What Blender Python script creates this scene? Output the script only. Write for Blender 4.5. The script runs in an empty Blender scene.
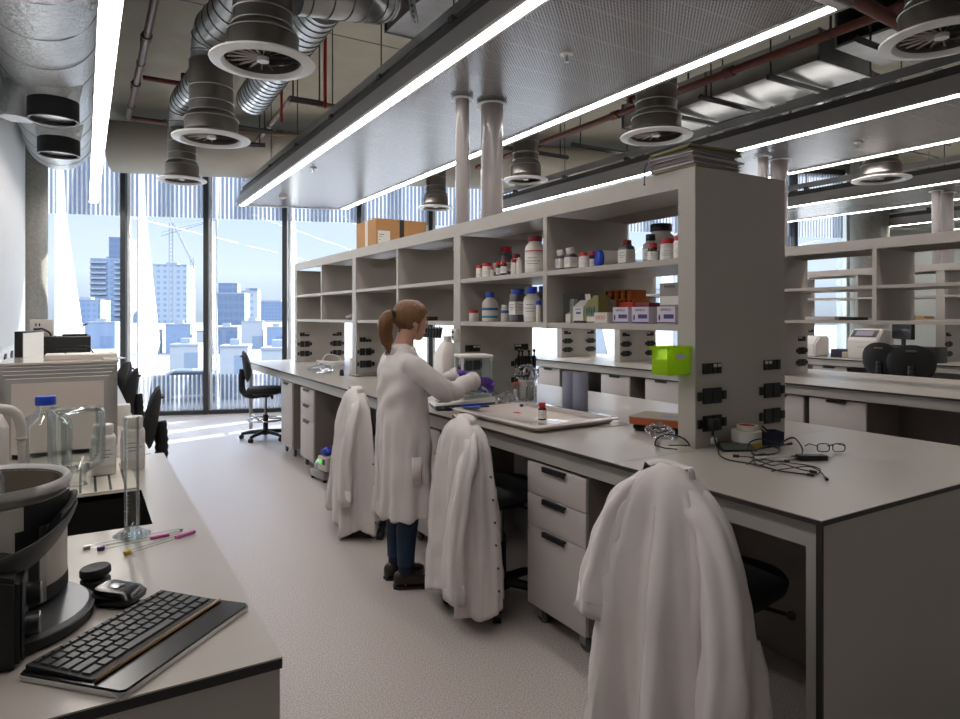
import bpy, bmesh, math, random
from mathutils import Vector, Matrix, noise
R = math.radians
PI = math.pi
C = bpy.context.scene.collection
sc = bpy.context.scene

# ------------------------------------------------------------------ materials
def lin(h):
    h = h.lstrip('#')
    out = []
    for i in (0, 2, 4):
        c = int(h[i:i+2], 16) / 255
        out.append(c / 12.92 if c <= .04045 else ((c + .055) / 1.055) ** 2.4)
    return tuple(out) + (1.0,)

MATS = {}
def mat(name, col, rough=.5, metal=0.0, var=.06, scale=8.0, bump=0.0, bscale=60.0, spec=.5, trans=0.0, ior=1.45,
        emit=0.0, coat=0.0, stretch=None, sheen=0.0, sub=0.0):
    m = bpy.data.materials.new(name)
    m.use_nodes = True
    nt = m.node_tree
    b = nt.nodes['Principled BSDF']
    base = lin(col) if isinstance(col, str) else tuple(col) + (1.0,)
    b.inputs['Roughness'].default_value = rough
    b.inputs['Metallic'].default_value = metal
    b.inputs['Specular IOR Level'].default_value = spec
    b.inputs['Transmission Weight'].default_value = trans
    b.inputs['IOR'].default_value = ior
    b.inputs['Coat Weight'].default_value = coat
    b.inputs['Sheen Weight'].default_value = sheen
    if sub:
        b.inputs['Subsurface Weight'].default_value = sub
        b.inputs['Subsurface Radius'].default_value = (.01, .004, .002)
    tc = nt.nodes.new('ShaderNodeTexCoord')
    vec = tc.outputs['Object']
    if stretch:
        mp = nt.nodes.new('ShaderNodeMapping')
        mp.inputs['Scale'].default_value = stretch
        nt.links.new(vec, mp.inputs['Vector'])
        vec = mp.outputs['Vector']
    nz = nt.nodes.new('ShaderNodeTexNoise')
    nz.inputs['Scale'].default_value = scale
    nz.inputs['Detail'].default_value = 3
    nt.links.new(vec, nz.inputs['Vector'])
    mx = nt.nodes.new('ShaderNodeMix')
    mx.data_type = 'RGBA'
    mx.inputs[6].default_value = tuple(c * (1 - var) for c in base[:3]) + (1,)
    mx.inputs[7].default_value = tuple(min(1, c * (1 + var)) for c in base[:3]) + (1,)
    nt.links.new(nz.outputs['Fac'], mx.inputs[0])
    nt.links.new(mx.outputs[2], b.inputs['Base Color'])
    if emit:
        b.inputs['Emission Color'].default_value = base
        b.inputs['Emission Strength'].default_value = emit
    if bump:
        n2 = nt.nodes.new('ShaderNodeTexNoise')
        n2.inputs['Scale'].default_value = bscale
        n2.inputs['Detail'].default_value = 4
        nt.links.new(vec, n2.inputs['Vector'])
        bp = nt.nodes.new('ShaderNodeBump')
        bp.inputs['Strength'].default_value = bump
        bp.inputs['Distance'].default_value = .02
        nt.links.new(n2.outputs['Fac'], bp.inputs['Height'])
        nt.links.new(bp.outputs['Normal'], b.inputs['Normal'])
    MATS[name] = m
    return m

def nodes_of(m):
    nt = m.node_tree
    return nt, nt.nodes, nt.links, nt.nodes['Principled BSDF']

def math_node(nt, op, a, b=None):
    n = nt.nodes.new('ShaderNodeMath')
    n.operation = op
    for i, v in enumerate((a, b)):
        if v is None:
            continue
        if isinstance(v, (int, float)):
            n.inputs[i].default_value = v
        else:
            nt.links.new(v, n.inputs[i])
    return n.outputs[0]

# ------------------------------------------------------------------ mesh builder
def qmat(d):
    d = Vector(d).normalized()
    return d.to_track_quat('Z', 'Y').to_matrix()

class M:
    def __init__(s):
        s.bm = bmesh.new()

    def box(s, x0, x1, y0, y1, z0, z1, bev=0.0, rot=None, piv=None):
        co = [(x, y, z) for z in (z0, z1) for y in (y0, y1) for x in (x0, x1)]
        if rot is not None:
            p = Vector(piv) if piv else Vector(((x0+x1)/2, (y0+y1)/2, (z0+z1)/2))
            co = [tuple(rot @ (Vector(c) - p) + p) for c in co]
        v = [s.bm.verts.new(c) for c in co]
        fs = [s.bm.faces.new([v[i] for i in f]) for f in
              ((0, 2, 3, 1), (4, 5, 7, 6), (0, 1, 5, 4), (2, 6, 7, 3), (0, 4, 6, 2), (1, 3, 7, 5))]
        if bev > 0:
            es = set(e for f in fs for e in f.edges)
            bmesh.ops.bevel(s.bm, geom=list(es), offset=bev, segments=2, profile=.5, affect='EDGES')
        return s

    def cyl(s, p0, p1, r0, r1=None, seg=16, caps=True):
        r1 = r0 if r1 is None else r1
        p0, p1 = Vector(p0), Vector(p1)
        q = qmat(p1 - p0)
        a, b = [], []
        for i in range(seg):
            t = 2*PI*i/seg
            d = q @ Vector((math.cos(t), math.sin(t), 0))
            a.append(s.bm.verts.new(p0 + d*r0)); b.append(s.bm.verts.new(p1 + d*r1))
        for i in range(seg):
            j = (i+1) % seg
            s.bm.faces.new((a[i], a[j], b[j], b[i]))
        if caps:
            s.bm.faces.new(a[::-1]); s.bm.faces.new(b)
        return s

    def tube(s, pts, r, seg=8, closed=False, caps=True, flat=1.0):
        pts = [Vector(p) for p in pts]
        n = len(pts)
        rs = r if isinstance(r, (list, tuple)) else [r]*n
        prev = None
        rings = []
        for i, p in enumerate(pts):
            if closed:
                d = pts[(i+1) % n] - pts[i-1]
            else:
                d = pts[min(i+1, n-1)] - pts[max(i-1, 0)]
            if d.length < 1e-9:
                d = Vector((0, 0, 1))
            d.normalize()
            if prev is None:
                up = Vector((0, 0, 1)) if abs(d.z) < .9 else Vector((1, 0, 0))
                x = d.cross(up).normalized()
            else:
                x = (prev - d * prev.dot(d))
                x = x.normalized() if x.length > 1e-6 else d.orthogonal().normalized()
            prev = x
            y = d.cross(x)
            rings.append([s.bm.verts.new(p + x*math.cos(2*PI*k/seg)*rs[i] + y*math.sin(2*PI*k/seg)*rs[i]*flat) for k in range(seg)])
        m = n if closed else n-1
        for i in range(m):
            a, b = rings[i], rings[(i+1) % n]
            for k in range(seg):
                j = (k+1) % seg
                s.bm.faces.new((a[k], a[j], b[j], b[k]))
        if caps and not closed:
            s.bm.faces.new(rings[0][::-1]); s.bm.faces.new(rings[-1])
        return s

    def ring(s, c, R0, r, axis=(0, 0, 1), seg=32, sub=8, flat=1.0):
        q = qmat(axis)
        pts = [Vector(c) + q @ Vector((math.cos(2*PI*i/seg)*R0, math.sin(2*PI*i/seg)*R0*flat, 0)) for i in range(seg)]
        return s.tube(pts, r, sub, closed=True)

    def lathe(s, prof, c=(0, 0, 0), seg=20, axis=(0, 0, 1), sx=1.0, sy=1.0, power=2.0, caps=True):
        q = qmat(axis) if tuple(axis) != (0, 0, 1) else Matrix.Identity(3)
        c = Vector(c)
        rings = []
        for (r, z) in prof:
            ring = []
            for i in range(seg):
                t = 2*PI*i/seg
                cx, cy = math.cos(t), math.sin(t)
                if power != 2.0:
                    cx = math.copysign(abs(cx)**(2/power), cx); cy = math.copysign(abs(cy)**(2/power), cy)
                ring.append(s.bm.verts.new(c + q @ Vector((cx*r*sx, cy*r*sy, z))))
            rings.append(ring)
        for a, b in zip(rings, rings[1:]):
            for k in range(seg):
                j = (k+1) % seg
                s.bm.faces.new((a[k], a[j], b[j], b[k]))
        if caps:
            if prof[0][0] > 1e-5: s.bm.faces.new(rings[0][::-1])
            if prof[-1][0] > 1e-5: s.bm.faces.new(rings[-1])
        return s

    def loft(s, rings, caps=True, closed=True):
        vr = [[s.bm.verts.new(p) for p in r] for r in rings]
        for a, b in zip(vr, vr[1:]):
            n = len(a)
            for k in range(n if closed else n-1):
                j = (k+1) % n
                s.bm.faces.new((a[k], a[j], b[j], b[k]))
        if caps and closed:
            s.bm.faces.new(vr[0][::-1]); s.bm.faces.new(vr[-1])
        return s

    def prism(s, pts, d):
        d = Vector(d)
        a = [s.bm.verts.new(p) for p in pts]
        b = [s.bm.verts.new(Vector(p) + d) for p in pts]
        n = len(a)
        for k in range(n):
            j = (k+1) % n
            s.bm.faces.new((a[k], a[j], b[j], b[k]))
        s.bm.faces.new(a[::-1]); s.bm.faces.new(b)
        return s

    def quad(s, a, b, c, d):
        s.bm.faces.new([s.bm.verts.new(p) for p in (a, b, c, d)])
        return s

    def ball(s, c, r, seg=14, rings=8, sc3=(1, 1, 1), rot=None):
        c = Vector(c)
        mx = Matrix.Translation(c) @ (rot.to_4x4() if rot is not None else Matrix.Identity(4)) @ Matrix.Diagonal((r*sc3[0], r*sc3[1], r*sc3[2], 1))
        bmesh.ops.create_uvsphere(s.bm, u_segments=seg, v_segments=rings, radius=1, matrix=mx)
        return s

    def xf(s, mx):
        bmesh.ops.transform(s.bm, matrix=mx, verts=s.bm.verts)
        return s

    def noise(s, amp, freq, seed=0):
        s.bm.normal_update()
        for v in s.bm.verts:
            n = noise.noise(v.co*freq + Vector((seed*7.3, seed*3.1, seed)))
            v.co += v.normal*n*amp
        return s

def O(name, m, material, parent=None, angle=38, kind=None, smooth=True, weld=0.0):
    bm = m.bm
    if weld:
        bmesh.ops.remove_doubles(bm, verts=bm.verts, dist=weld)
    bmesh.ops.recalc_face_normals(bm, faces=bm.faces)
    me = bpy.data.meshes.new(name)
    bm.to_mesh(me)
    bm.free()
    if smooth:
        me.polygons.foreach_set('use_smooth', [True]*len(me.polygons))
        if angle < 179:
            me.set_sharp_from_angle(angle=R(angle))
    me.materials.append(material)
    o = bpy.data.objects.new(name, me)
    C.objects.link(o)
    if parent is not None:
        o.parent = parent
    if kind:
        o['kind'] = kind
    return o

def tag(o, label, cat, group=None, kind=None):
    o['label'] = label
    o['category'] = cat
    if group: o['group'] = group
    if kind: o['kind'] = kind
    return o

def thing(name, label, cat, loc=(0, 0, 0), rz=0.0, group=None):
    o = bpy.data.objects.new(name, None)
    o.empty_display_size = .1
    C.objects.link(o)
    o.location = loc
    o.rotation_euler = (0, 0, rz)
    return tag(o, label, cat, group)

def struct(name, m, material, parent=None, **k):
    return O(name, m, material, parent, kind='structure', **k)

def copy_tree(o, parent=None):
    c = o.copy()
    C.objects.link(c)
    c.parent = parent
    for ch in list(o.children):
        copy_tree(ch, c)
    return c

def dup(o, loc, rz=None, label=None, group=None, scale=None):
    c = copy_tree(o)
    c.location = loc
    if rz is not None: c.rotation_euler = (0, 0, rz)
    if label: c['label'] = label
    if group: c['group'] = group
    if scale: c.scale = scale
    return c

def text_mesh(name, body, size, material, parent, loc, rot, extrude=.0004, align='CENTER', bold=0.0):
    cu = bpy.data.curves.new(name, 'FONT')
    cu.body = body
    cu.size = size
    cu.extrude = extrude
    cu.offset = bold
    cu.align_x = align
    cu.align_y = 'CENTER'
    tmp = bpy.data.objects.new(name + '_src', cu)
    C.objects.link(tmp)
    bpy.context.view_layer.update()
    dg = bpy.context.evaluated_depsgraph_get()
    me = bpy.data.meshes.new_from_object(tmp.evaluated_get(dg))
    bpy.data.objects.remove(tmp)
    me.materials.clear()
    me.materials.append(material)
    o = bpy.data.objects.new(name, me)
    C.objects.link(o)
    o.parent = parent
    o.location = loc
    o.rotation_euler = rot
    return o

def arc(c, r, a0, a1, n, ax=(1, 0, 0), ay=(0, 0, 1)):
    c, ax, ay = Vector(c), Vector(ax), Vector(ay)
    return [c + ax*r*math.cos(a0+(a1-a0)*i/n) + ay*r*math.sin(a0+(a1-a0)*i/n) for i in range(n+1)]

def smooth_path(pts, n=8):
    P = [Vector(p) for p in pts]
    P = [P[0]*2-P[1]] + P + [P[-1]*2-P[-2]]
    out = []
    for i in range(1, len(P)-2):
        p0, p1, p2, p3 = P[i-1], P[i], P[i+1], P[i+2]
        for k in range(n):
            t = k/n
            out.append(.5*((2*p1) + (p2-p0)*t + (2*p0-5*p1+4*p2-p3)*t*t + (3*p1-p0-3*p2+p3)*t**3))
    out.append(P[-2])
    return out

def remeshed(m, voxel, smooth_it=4, fac=.5):
    """one continuous skin around the overlapping volumes collected in m"""
    bm = m.bm
    bmesh.ops.recalc_face_normals(bm, faces=bm.faces)
    me = bpy.data.meshes.new('skin_src')
    bm.to_mesh(me); bm.free()
    o = bpy.data.objects.new('skin_src', me)
    C.objects.link(o)
    md = o.modifiers.new('r', 'REMESH'); md.mode = 'VOXEL'; md.voxel_size = voxel
    if smooth_it:
        sm = o.modifiers.new('s', 'SMOOTH'); sm.factor = fac; sm.iterations = smooth_it
    bpy.context.view_layer.update()
    dg = bpy.context.evaluated_depsgraph_get()
    me2 = bpy.data.meshes.new_from_object(o.evaluated_get(dg))
    bpy.data.objects.remove(o)
    out = M()
    out.bm.from_mesh(me2)
    bpy.data.meshes.remove(me2)
    bpy.data.meshes.remove(me)
    return out
# ------------------------------------------------------------------ palette
m_floor = mat('speckled_vinyl_floor', '#a79d96', .42, var=.05, scale=3)
nt, nd, lk, bs = nodes_of(m_floor)
_tc = nd.new('ShaderNodeTexCoord')
_n1 = nd.new('ShaderNodeTexNoise'); _n1.inputs['Scale'].default_value = 170; _n1.inputs['Detail'].default_value = 2
lk.new(_tc.outputs['Object'], _n1.inputs['Vector'])
_r = nd.new('ShaderNodeValToRGB')
_r.color_ramp.elements[0].position = .34; _r.color_ramp.elements[0].color = lin('#968c87')
_r.color_ramp.elements[1].position = .62; _r.color_ramp.elements[1].color = lin('#cbc2bd')
lk.new(_n1.outputs['Fac'], _r.inputs[0]); lk.new(_r.outputs[0], bs.inputs['Base Color'])

m_white = mat('white_laminate', '#d2cfca', .38, var=.03)
m_shelf = mat('pale_grey_laminate', '#a9a39c', .42, var=.03)
m_panel = mat('grey_end_panel', '#b3aca4', .5, var=.06, scale=3)
m_wall = mat('white_wall_paint', '#c9cccd', .6, var=.03, scale=2)
m_greywall = mat('pale_green_grey_wall', '#b3bab8', .65, var=.04, scale=2)
m_conc = mat('concrete', '#8d887b', .8, var=.22, scale=2.2, bump=.15, bscale=14)
m_colconc = mat('pitted_concrete_column', '#7d7c76', .8, var=.3, scale=26, bump=.3, bscale=50)
m_top = mat('grey_worktop', '#aaa39c', .3, var=.05, scale=2.5, bump=.02, bscale=120)
m_edge = mat('dark_worktop_core', '#2e2b29', .5)
m_apron = mat('light_grey_steel_frame', '#a3a09a', .4, var=.03)
m_drawer = mat('light_drawer_front', '#bdb6b3', .45, var=.02)
m_carcass = mat('grey_carcass', '#7f7872', .5, var=.05)
m_black = mat('black_plastic', '#17171a', .45, var=.15)
m_blackfab = mat('black_upholstery', '#121213', .7, var=.2, bump=.1, bscale=200)
m_dark = mat('dark_grey_metal', '#3a3a3b', .45, var=.1)
m_frame = mat('dark_window_aluminium', '#3e3f40', .4, metal=.3, var=.08)
m_galv = mat('galvanised_steel', '#a8abac', .3, metal=.9, var=.2, scale=6, bump=.06, bscale=9)
m_galvd = mat('dull_galvanised_steel', '#75777a', .42, metal=.85, var=.25, scale=9)
m_spiral = mat('spiral_duct_steel', '#c2c6c8', .3, metal=.85, var=.12, scale=5)
m_drum = mat('brushed_steel_drum', '#8d8884', .3, metal=.85, var=.14, scale=10, stretch=(1, 1, 8))
m_foil = mat('silver_foil_lagging', '#d9dbdc', .38, metal=.75, var=.18, scale=5, bump=1.0, bscale=24)
m_foilw = mat('pale_lagged_duct', '#b9b5ab', .6, metal=.25, var=.14, scale=3, bump=.25, bscale=6)
m_whitepaint = mat('white_painted_steel', '#e4e5e5', .4, var=.04)
m_canopyside = mat('canopy_side_grey', '#9b9999', .5, metal=.2, var=.04)
m_pole = mat('pinkish_grey_pole_paint', '#918a8a', .3, var=.03, coat=.3)
m_redpipe = mat('oxide_red_pipe', '#5f2c22', .5, var=.2)
m_brownpipe = mat('brown_steel_pipe', '#5e4a42', .45, metal=.3, var=.2)
m_redthin = mat('red_cable', '#8c1a1a', .5)
m_chrome = mat('polished_steel', '#c8c8c8', .14, metal=1.0, var=.04)
m_steel = mat('satin_steel', '#a6a4a2', .3, metal=.9, var=.08)
m_rubber = mat('grey_castor_rubber', '#4a4a48', .6)
m_card = mat('brown_cardboard', '#ab7f50', .75, var=.08, scale=10)
m_paper = mat('white_paper', '#d6d4cf', .7, var=.03)
m_tan = mat('buff_folder_card', '#a59a86', .7, var=.08)
m_folder = mat('grey_mauve_folder', '#8c8594', .6, var=.08)
m_olive = mat('olive_folder', '#6d7230', .6, var=.1)
m_navy = mat('navy_plastic', '#1c2038', .5)
m_blue = mat('royal_blue_cap', '#1c3fae', .38)
m_red = mat('red_cap', '#b31522', .38)
m_maroon = mat('maroon_cap', '#7e2029', .4)
m_whitepl = mat('white_bottle_plastic', '#cfc8c2', .4, var=.03, sub=.0)
m_greybottle = mat('smoky_grey_bottle', '#54565a', .3, var=.06)
m_amber = mat('amber_bottle', '#3a1a0e', .15, var=.1, coat=.4)
m_orange = mat('orange_rack_plastic', '#d9741c', .4)
m_green = mat('green_rack_plastic', '#3c9a22', .4)
m_orangecap = mat('orange_cap', '#e2672a', .4)
m_label = mat('printed_label', '#dad7d3', .6, var=.02)
m_ink = mat('dark_ink', '#2a2a30', .6)
m_purpleink = mat('purple_ink', '#4a3a86', .6)
m_redink = mat('red_ink', '#c0392b', .6)
m_tealink = mat('teal_ink', '#3f8f9c', .6)
m_blueink = mat('blue_ink', '#4b63a8', .6)
m_coat = mat('white_cotton_coat', '#d3cbc9', .85, var=.03, scale=5, bump=.22, bscale=9, sheen=.15)
m_coatshade = mat('white_cotton_coat_shade', '#c3bcb8', .85, var=.03, sheen=.2)  # darker copy of the coat cotton, seam shade put into the colour
m_stud = mat('steel_press_stud', '#6c6a68', .3, metal=.9)
m_skin = mat('skin', '#c99a84', .5, var=.05, sub=.15)
m_hair = mat('brown_hair', '#6f4b2d', .42, var=.35, scale=60, stretch=(1, 1, .12), bump=.35, bscale=90)
m_glove = mat('purple_nitrile', '#5b3c9e', .45, var=.06, bump=.05, bscale=60)
m_jeans = mat('dark_blue_denim', '#1d3048', .75, var=.15, scale=40)
m_shoe = mat('dark_brown_leather', '#2d211c', .45, var=.15)
m_sock = mat('dark_patterned_sock', '#222036', .9, var=.4, scale=60)
m_roll = mat('blue_paper_roll', '#8f92a6', .8, var=.04, bump=.1, bscale=80)
m_balgrey = mat('balance_green_grey', '#4b5350', .4)
m_cream = mat('cream_plastic', '#d0c8bc', .4)
m_screen = mat('dark_screen', '#22262c', .12)
m_yellow = mat('yellow_tape', '#c4a62a', .5)
m_brick = mat('brown_book', '#5e3421', .6, var=.15)
m_bluebag = mat('blue_nitrile', '#2d3fb8', .5)
m_tap = mat('light_grey_plastic_tap', '#b5b0a8', .4)
m_bathtan = mat('tan_enamel_bowl', '#7c7064', .3, var=.06)
m_sinkblack = mat('black_epoxy_sink', '#262524', .4)
m_matblack = mat('matt_black_casing', '#1a1a1b', .55, var=.1)
m_key = mat('black_key_caps', '#2b2a2c', .42)
m_gloss = mat('gloss_black', '#08080a', .26, coat=.0)
m_led = mat('green_indicator', '#3fd040', .4, emit=1.5)
m_pink = mat('pink_tube', '#c9549c', .4)
m_straw = mat('buff_wood', '#c39a63', .6, var=.12)
m_terra = mat('terracotta_edge', '#a4552f', .7, var=.2)

def glass_mat(name, tint='#ffffff', amount=.12, rough=.0, ior=1.45):
    """thin clear sheet: see through with a fresnel reflection"""
    m = bpy.data.materials.new(name); m.use_nodes = True
    nt = m.node_tree
    nt.nodes.remove(nt.nodes['Principled BSDF'])
    out = nt.nodes['Material Output']
    tr = nt.nodes.new('ShaderNodeBsdfTransparent'); tr.inputs[0].default_value = lin(tint)
    gl = nt.nodes.new('ShaderNodeBsdfGlossy'); gl.inputs['Roughness'].default_value = rough
    gl.inputs['Color'].default_value = (.9, .92, .95, 1)
    fr = nt.nodes.new('ShaderNodeFresnel'); fr.inputs[0].default_value = ior
    mx = nt.nodes.new('ShaderNodeMixShader')
    sc_ = math_node(nt, 'MULTIPLY', fr.outputs[0], amount)
    nt.links.new(sc_, mx.inputs[0])
    nt.links.new(tr.outputs[0], mx.inputs[1]); nt.links.new(gl.outputs[0], mx.inputs[2])
    nt.links.new(mx.outputs[0], out.inputs[0])
    return m

m_clear = glass_mat('clear_glass', '#f4f7f6', 1.0)
m_clearpl = glass_mat('clear_plastic', '#f3f5f5', .45, .1)
m_glassware = glass_mat('thick_glassware', '#fbfdfc', .7, .02, 1.45)
m_smoke = glass_mat('smoky_clear_plastic', '#a9adb0', 1.0, .05)
m_lime = mat('lime_green_plastic', '#b4e81c', .3, trans=.65, var=.03)
m_lime = bpy.data.materials.new('lime_green_translucent_plastic'); m_lime.use_nodes = True
nt = m_lime.node_tree
_p = nt.nodes['Principled BSDF']; _p.inputs['Base Color'].default_value = lin('#c6e23c'); _p.inputs['Roughness'].default_value = .25
_t = nt.nodes.new('ShaderNodeBsdfTransparent'); _t.inputs[0].default_value = lin('#e4f58a')
_l = nt.nodes.new('ShaderNodeBsdfTranslucent'); _l.inputs[0].default_value = lin('#d0ea50')
_a = nt.nodes.new('ShaderNodeMixShader'); _a.inputs[0].default_value = .5; nt.links.new(_p.outputs[0], _a.inputs[1]); nt.links.new(_l.outputs[0], _a.inputs[2])
_b = nt.nodes.new('ShaderNodeMixShader'); _b.inputs[0].default_value = .45; nt.links.new(_a.outputs[0], _b.inputs[1]); nt.links.new(_t.outputs[0], _b.inputs[2])
nt.links.new(_b.outputs[0], nt.nodes['Material Output'].inputs[0])
m_polybag = glass_mat('crinkled_polythene', '#f2f3f4', .9, .25)

# window pane: clear sheet with a striped frit band at the head and the foot (object z = height above floor, object x along the wall)
m_pane = bpy.data.materials.new('fritted_window_glass'); m_pane.use_nodes = True
nt = m_pane.node_tree
nt.nodes.remove(nt.nodes['Principled BSDF'])
_tc = nt.nodes.new('ShaderNodeTexCoord')
_sp = nt.nodes.new('ShaderNodeSeparateXYZ'); nt.links.new(_tc.outputs['Object'], _sp.inputs[0])
_lo = math_node(nt, 'LESS_THAN', _sp.outputs['Z'], .60)
_hi = math_node(nt, 'GREATER_THAN', _sp.outputs['Z'], 3.0)
_bd = math_node(nt, 'MAXIMUM', _lo, _hi)
_fx = math_node(nt, 'FRACT', math_node(nt, 'MULTIPLY', _sp.outputs['X'], 1/.062))
_st = math_node(nt, 'LESS_THAN', _fx, .34)
_al = math_node(nt, 'MULTIPLY', _bd, math_node(nt, 'ADD', math_node(nt, 'MULTIPLY', _st, .30), .55))
_tr = nt.nodes.new('ShaderNodeBsdfTransparent'); _tr.inputs[0].default_value = (.93, .96, .98, 1)
_gl = nt.nodes.new('ShaderNodeBsdfGlossy'); _gl.inputs['Roughness'].default_value = .0
_fr = nt.nodes.new('ShaderNodeFresnel'); _fr.inputs[0].default_value = 1.45
_m1 = nt.nodes.new('ShaderNodeMixShader')
nt.links.new(math_node(nt, 'MULTIPLY', _fr.outputs[0], .45), _m1.inputs[0]); nt.links.new(_tr.outputs[0], _m1.inputs[1]); nt.links.new(_gl.outputs[0], _m1.inputs[2])
_df = nt.nodes.new('ShaderNodeBsdfDiffuse'); _df.inputs[0].default_value = lin('#b9b8b4')
_tl = nt.nodes.new('ShaderNodeBsdfTranslucent'); _tl.inputs[0].default_value = lin('#b9bcc0')
_fc = nt.nodes.new('ShaderNodeMix'); _fc.data_type = 'RGBA'; _fc.inputs[6].default_value = lin('#5c687e'); _fc.inputs[7].default_value = lin('#c6c8ca')
nt.links.new(_st, _fc.inputs[0]); nt.links.new(_fc.outputs[2], _df.inputs[0]); nt.links.new(_fc.outputs[2], _tl.inputs[0])
_m0 = nt.nodes.new('ShaderNodeMixShader'); _m0.inputs[0].default_value = .6
nt.links.new(_df.outputs[0], _m0.inputs[1]); nt.links.new(_tl.outputs[0], _m0.inputs[2])
_m2 = nt.nodes.new('ShaderNodeMixShader')
nt.links.new(_al, _m2.inputs[0]); nt.links.new(_m1.outputs[0], _m2.inputs[1]); nt.links.new(_m0.outputs[0], _m2.inputs[2])
nt.links.new(_m2.outputs[0], nt.nodes['Material Output'].inputs[0])

# perforated metal ceiling panel
m_perf = mat('perforated_metal_panel', '#8b898a', .27, metal=.45, var=.03, scale=2)
nt, nd, lk, bs = nodes_of(m_perf)
_tc = nd.new('ShaderNodeTexCoord')
_sp = nd.new('ShaderNodeSeparateXYZ'); lk.new(_tc.outputs['Object'], _sp.inputs[0])
PITCH = .017
_a = math_node(nt, 'MULTIPLY', math_node(nt, 'ADD', _sp.outputs['X'], _sp.outputs['Y']), .7071/PITCH)
_b = math_node(nt, 'MULTIPLY', math_node(nt, 'SUBTRACT', _sp.outputs['X'], _sp.outputs['Y']), .7071/PITCH)
_fa = math_node(nt, 'SUBTRACT', math_node(nt, 'FRACT', _a), .5)
_fb = math_node(nt, 'SUBTRACT', math_node(nt, 'FRACT', _b), .5)
_d2 = math_node(nt, 'ADD', math_node(nt, 'MULTIPLY', _fa, _fa), math_node(nt, 'MULTIPLY', _fb, _fb))
_hole = math_node(nt, 'LESS_THAN', _d2, .083)
_ys = math_node(nt, 'FRACT', math_node(nt, 'MULTIPLY', _sp.outputs['Y'], 1/.30))
_seam = math_node(nt, 'LESS_THAN', math_node(nt, 'ABSOLUTE', math_node(nt, 'SUBTRACT', _ys, .5)), .018)
_hole = math_node(nt, 'MULTIPLY', _hole, math_node(nt, 'SUBTRACT', 1.0, _seam))
_mx = nd.new('ShaderNodeMix'); _mx.data_type = 'RGBA'
_mx.inputs[6].default_value = lin('#a7a5a6'); _mx.inputs[7].default_value = lin('#1d1d1e')
lk.new(_hole, _mx.inputs[0]); lk.new(_mx.outputs[2], bs.inputs['Base Color'])

def emit_mat(name, col, strength):
    m = bpy.data.materials.new(name); m.use_nodes = True
    nt = m.node_tree
    nt.nodes.remove(nt.nodes['Principled BSDF'])
    e = nt.nodes.new('ShaderNodeEmission'); e.inputs[0].default_value = lin(col); e.inputs[1].default_value = strength
    nt.links.new(e.outputs[0], nt.nodes['Material Output'].inputs[0])
    return m
m_strip = emit_mat('lit_opal_diffuser', '#fff8f3', 25.0)
m_addeduplight = emit_mat('added_uplight_fill', '#fff8f2', 6.5)  # glow for the added canopy uplights that lift the ceiling
m_fin = mat('white_facade_fin', '#e8e8e6', .6, var=.02)
SKY, SUN, EXPO = 1.5, 24.0, 0.1
m_smokew = mat('pale_grey_translucent_plastic', '#a7a29f', .35, var=.03)
m_olivecard = mat('olive_green_carton', '#8d8a55', .65)
m_tealdark = mat('dark_teal_print', '#1f5f7d', .6)
m_traypl = mat('glossy_cream_tray', '#dfd5cf', .12, var=.02, coat=.4)
m_purplecap = mat('purple_cap', '#4a2a6a', .4)
m_lip = mat('lips', '#b06a5f', .4)
# ------------------------------------------------------------------ the room
TH = math.atan(.325)                       # the glazed wall runs 18 degrees off the bench grid
def wallY(x): return 10.85 - .325*(x - 1.587)
LX, RX, BY, CZ = -.66, 15.0, -3.0, 4.4

m = M(); m.prism([(LX, BY, -.15), (RX, BY, -.15), (RX, wallY(RX)+.2, -.15), (LX, wallY(LX)+.2, -.15)], (0, 0, .15))
struct('floor', m, m_floor, smooth=False)
m = M(); m.prism([(LX, BY, CZ), (RX, BY, CZ), (RX, wallY(RX)+.2, CZ), (LX, wallY(LX)+.2, CZ)], (0, 0, .25))
ceil = struct('ceiling', m, m_conc, smooth=False)
m = M()
for x in (1.35, 4.9, 8.5): m.box(x-.006, x+.006, BY, wallY(x)-.3, CZ-.004, CZ)
for y in (2.2, 6.6): m.box(LX, RX-2, y-.006, y+.006, CZ-.004, CZ)
O('joint', m, m_dark, ceil, smooth=False)
m = M(); m.box(LX-.2, LX, BY, wallY(LX)+.2, 0, CZ)
struct('wall_left', m, m_wall, smooth=False)
m = M(); m.box(RX, RX+.2, BY, wallY(RX)+.2, 0, CZ)
struct('wall_right', m, m_greywall, smooth=False)
m = M(); m.box(LX-.2, RX+.2, BY-.2, BY, 0, CZ)
struct('wall_back', m, m_greywall, smooth=False)
m = M(); m.lathe([(.28, 0), (.28, CZ)], (-.70, 10.78, 0), 40)
tg = struct('column', m, m_colconc)
m = M(); m.lathe([(.32, 0), (.32, CZ)], (12.62, 6.85, 0), 40)
struct('column', m, m_colconc)
# solid end of the glazed wall beyond the second column
x0 = 12.6
m = M(); m.prism([(x0, wallY(x0), 0), (RX, wallY(RX), 0), (RX, wallY(RX)+.2, 0), (x0, wallY(x0)+.2, 0)], (0, 0, CZ))
struct('wall_front', m, m_greywall, smooth=False)

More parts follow.
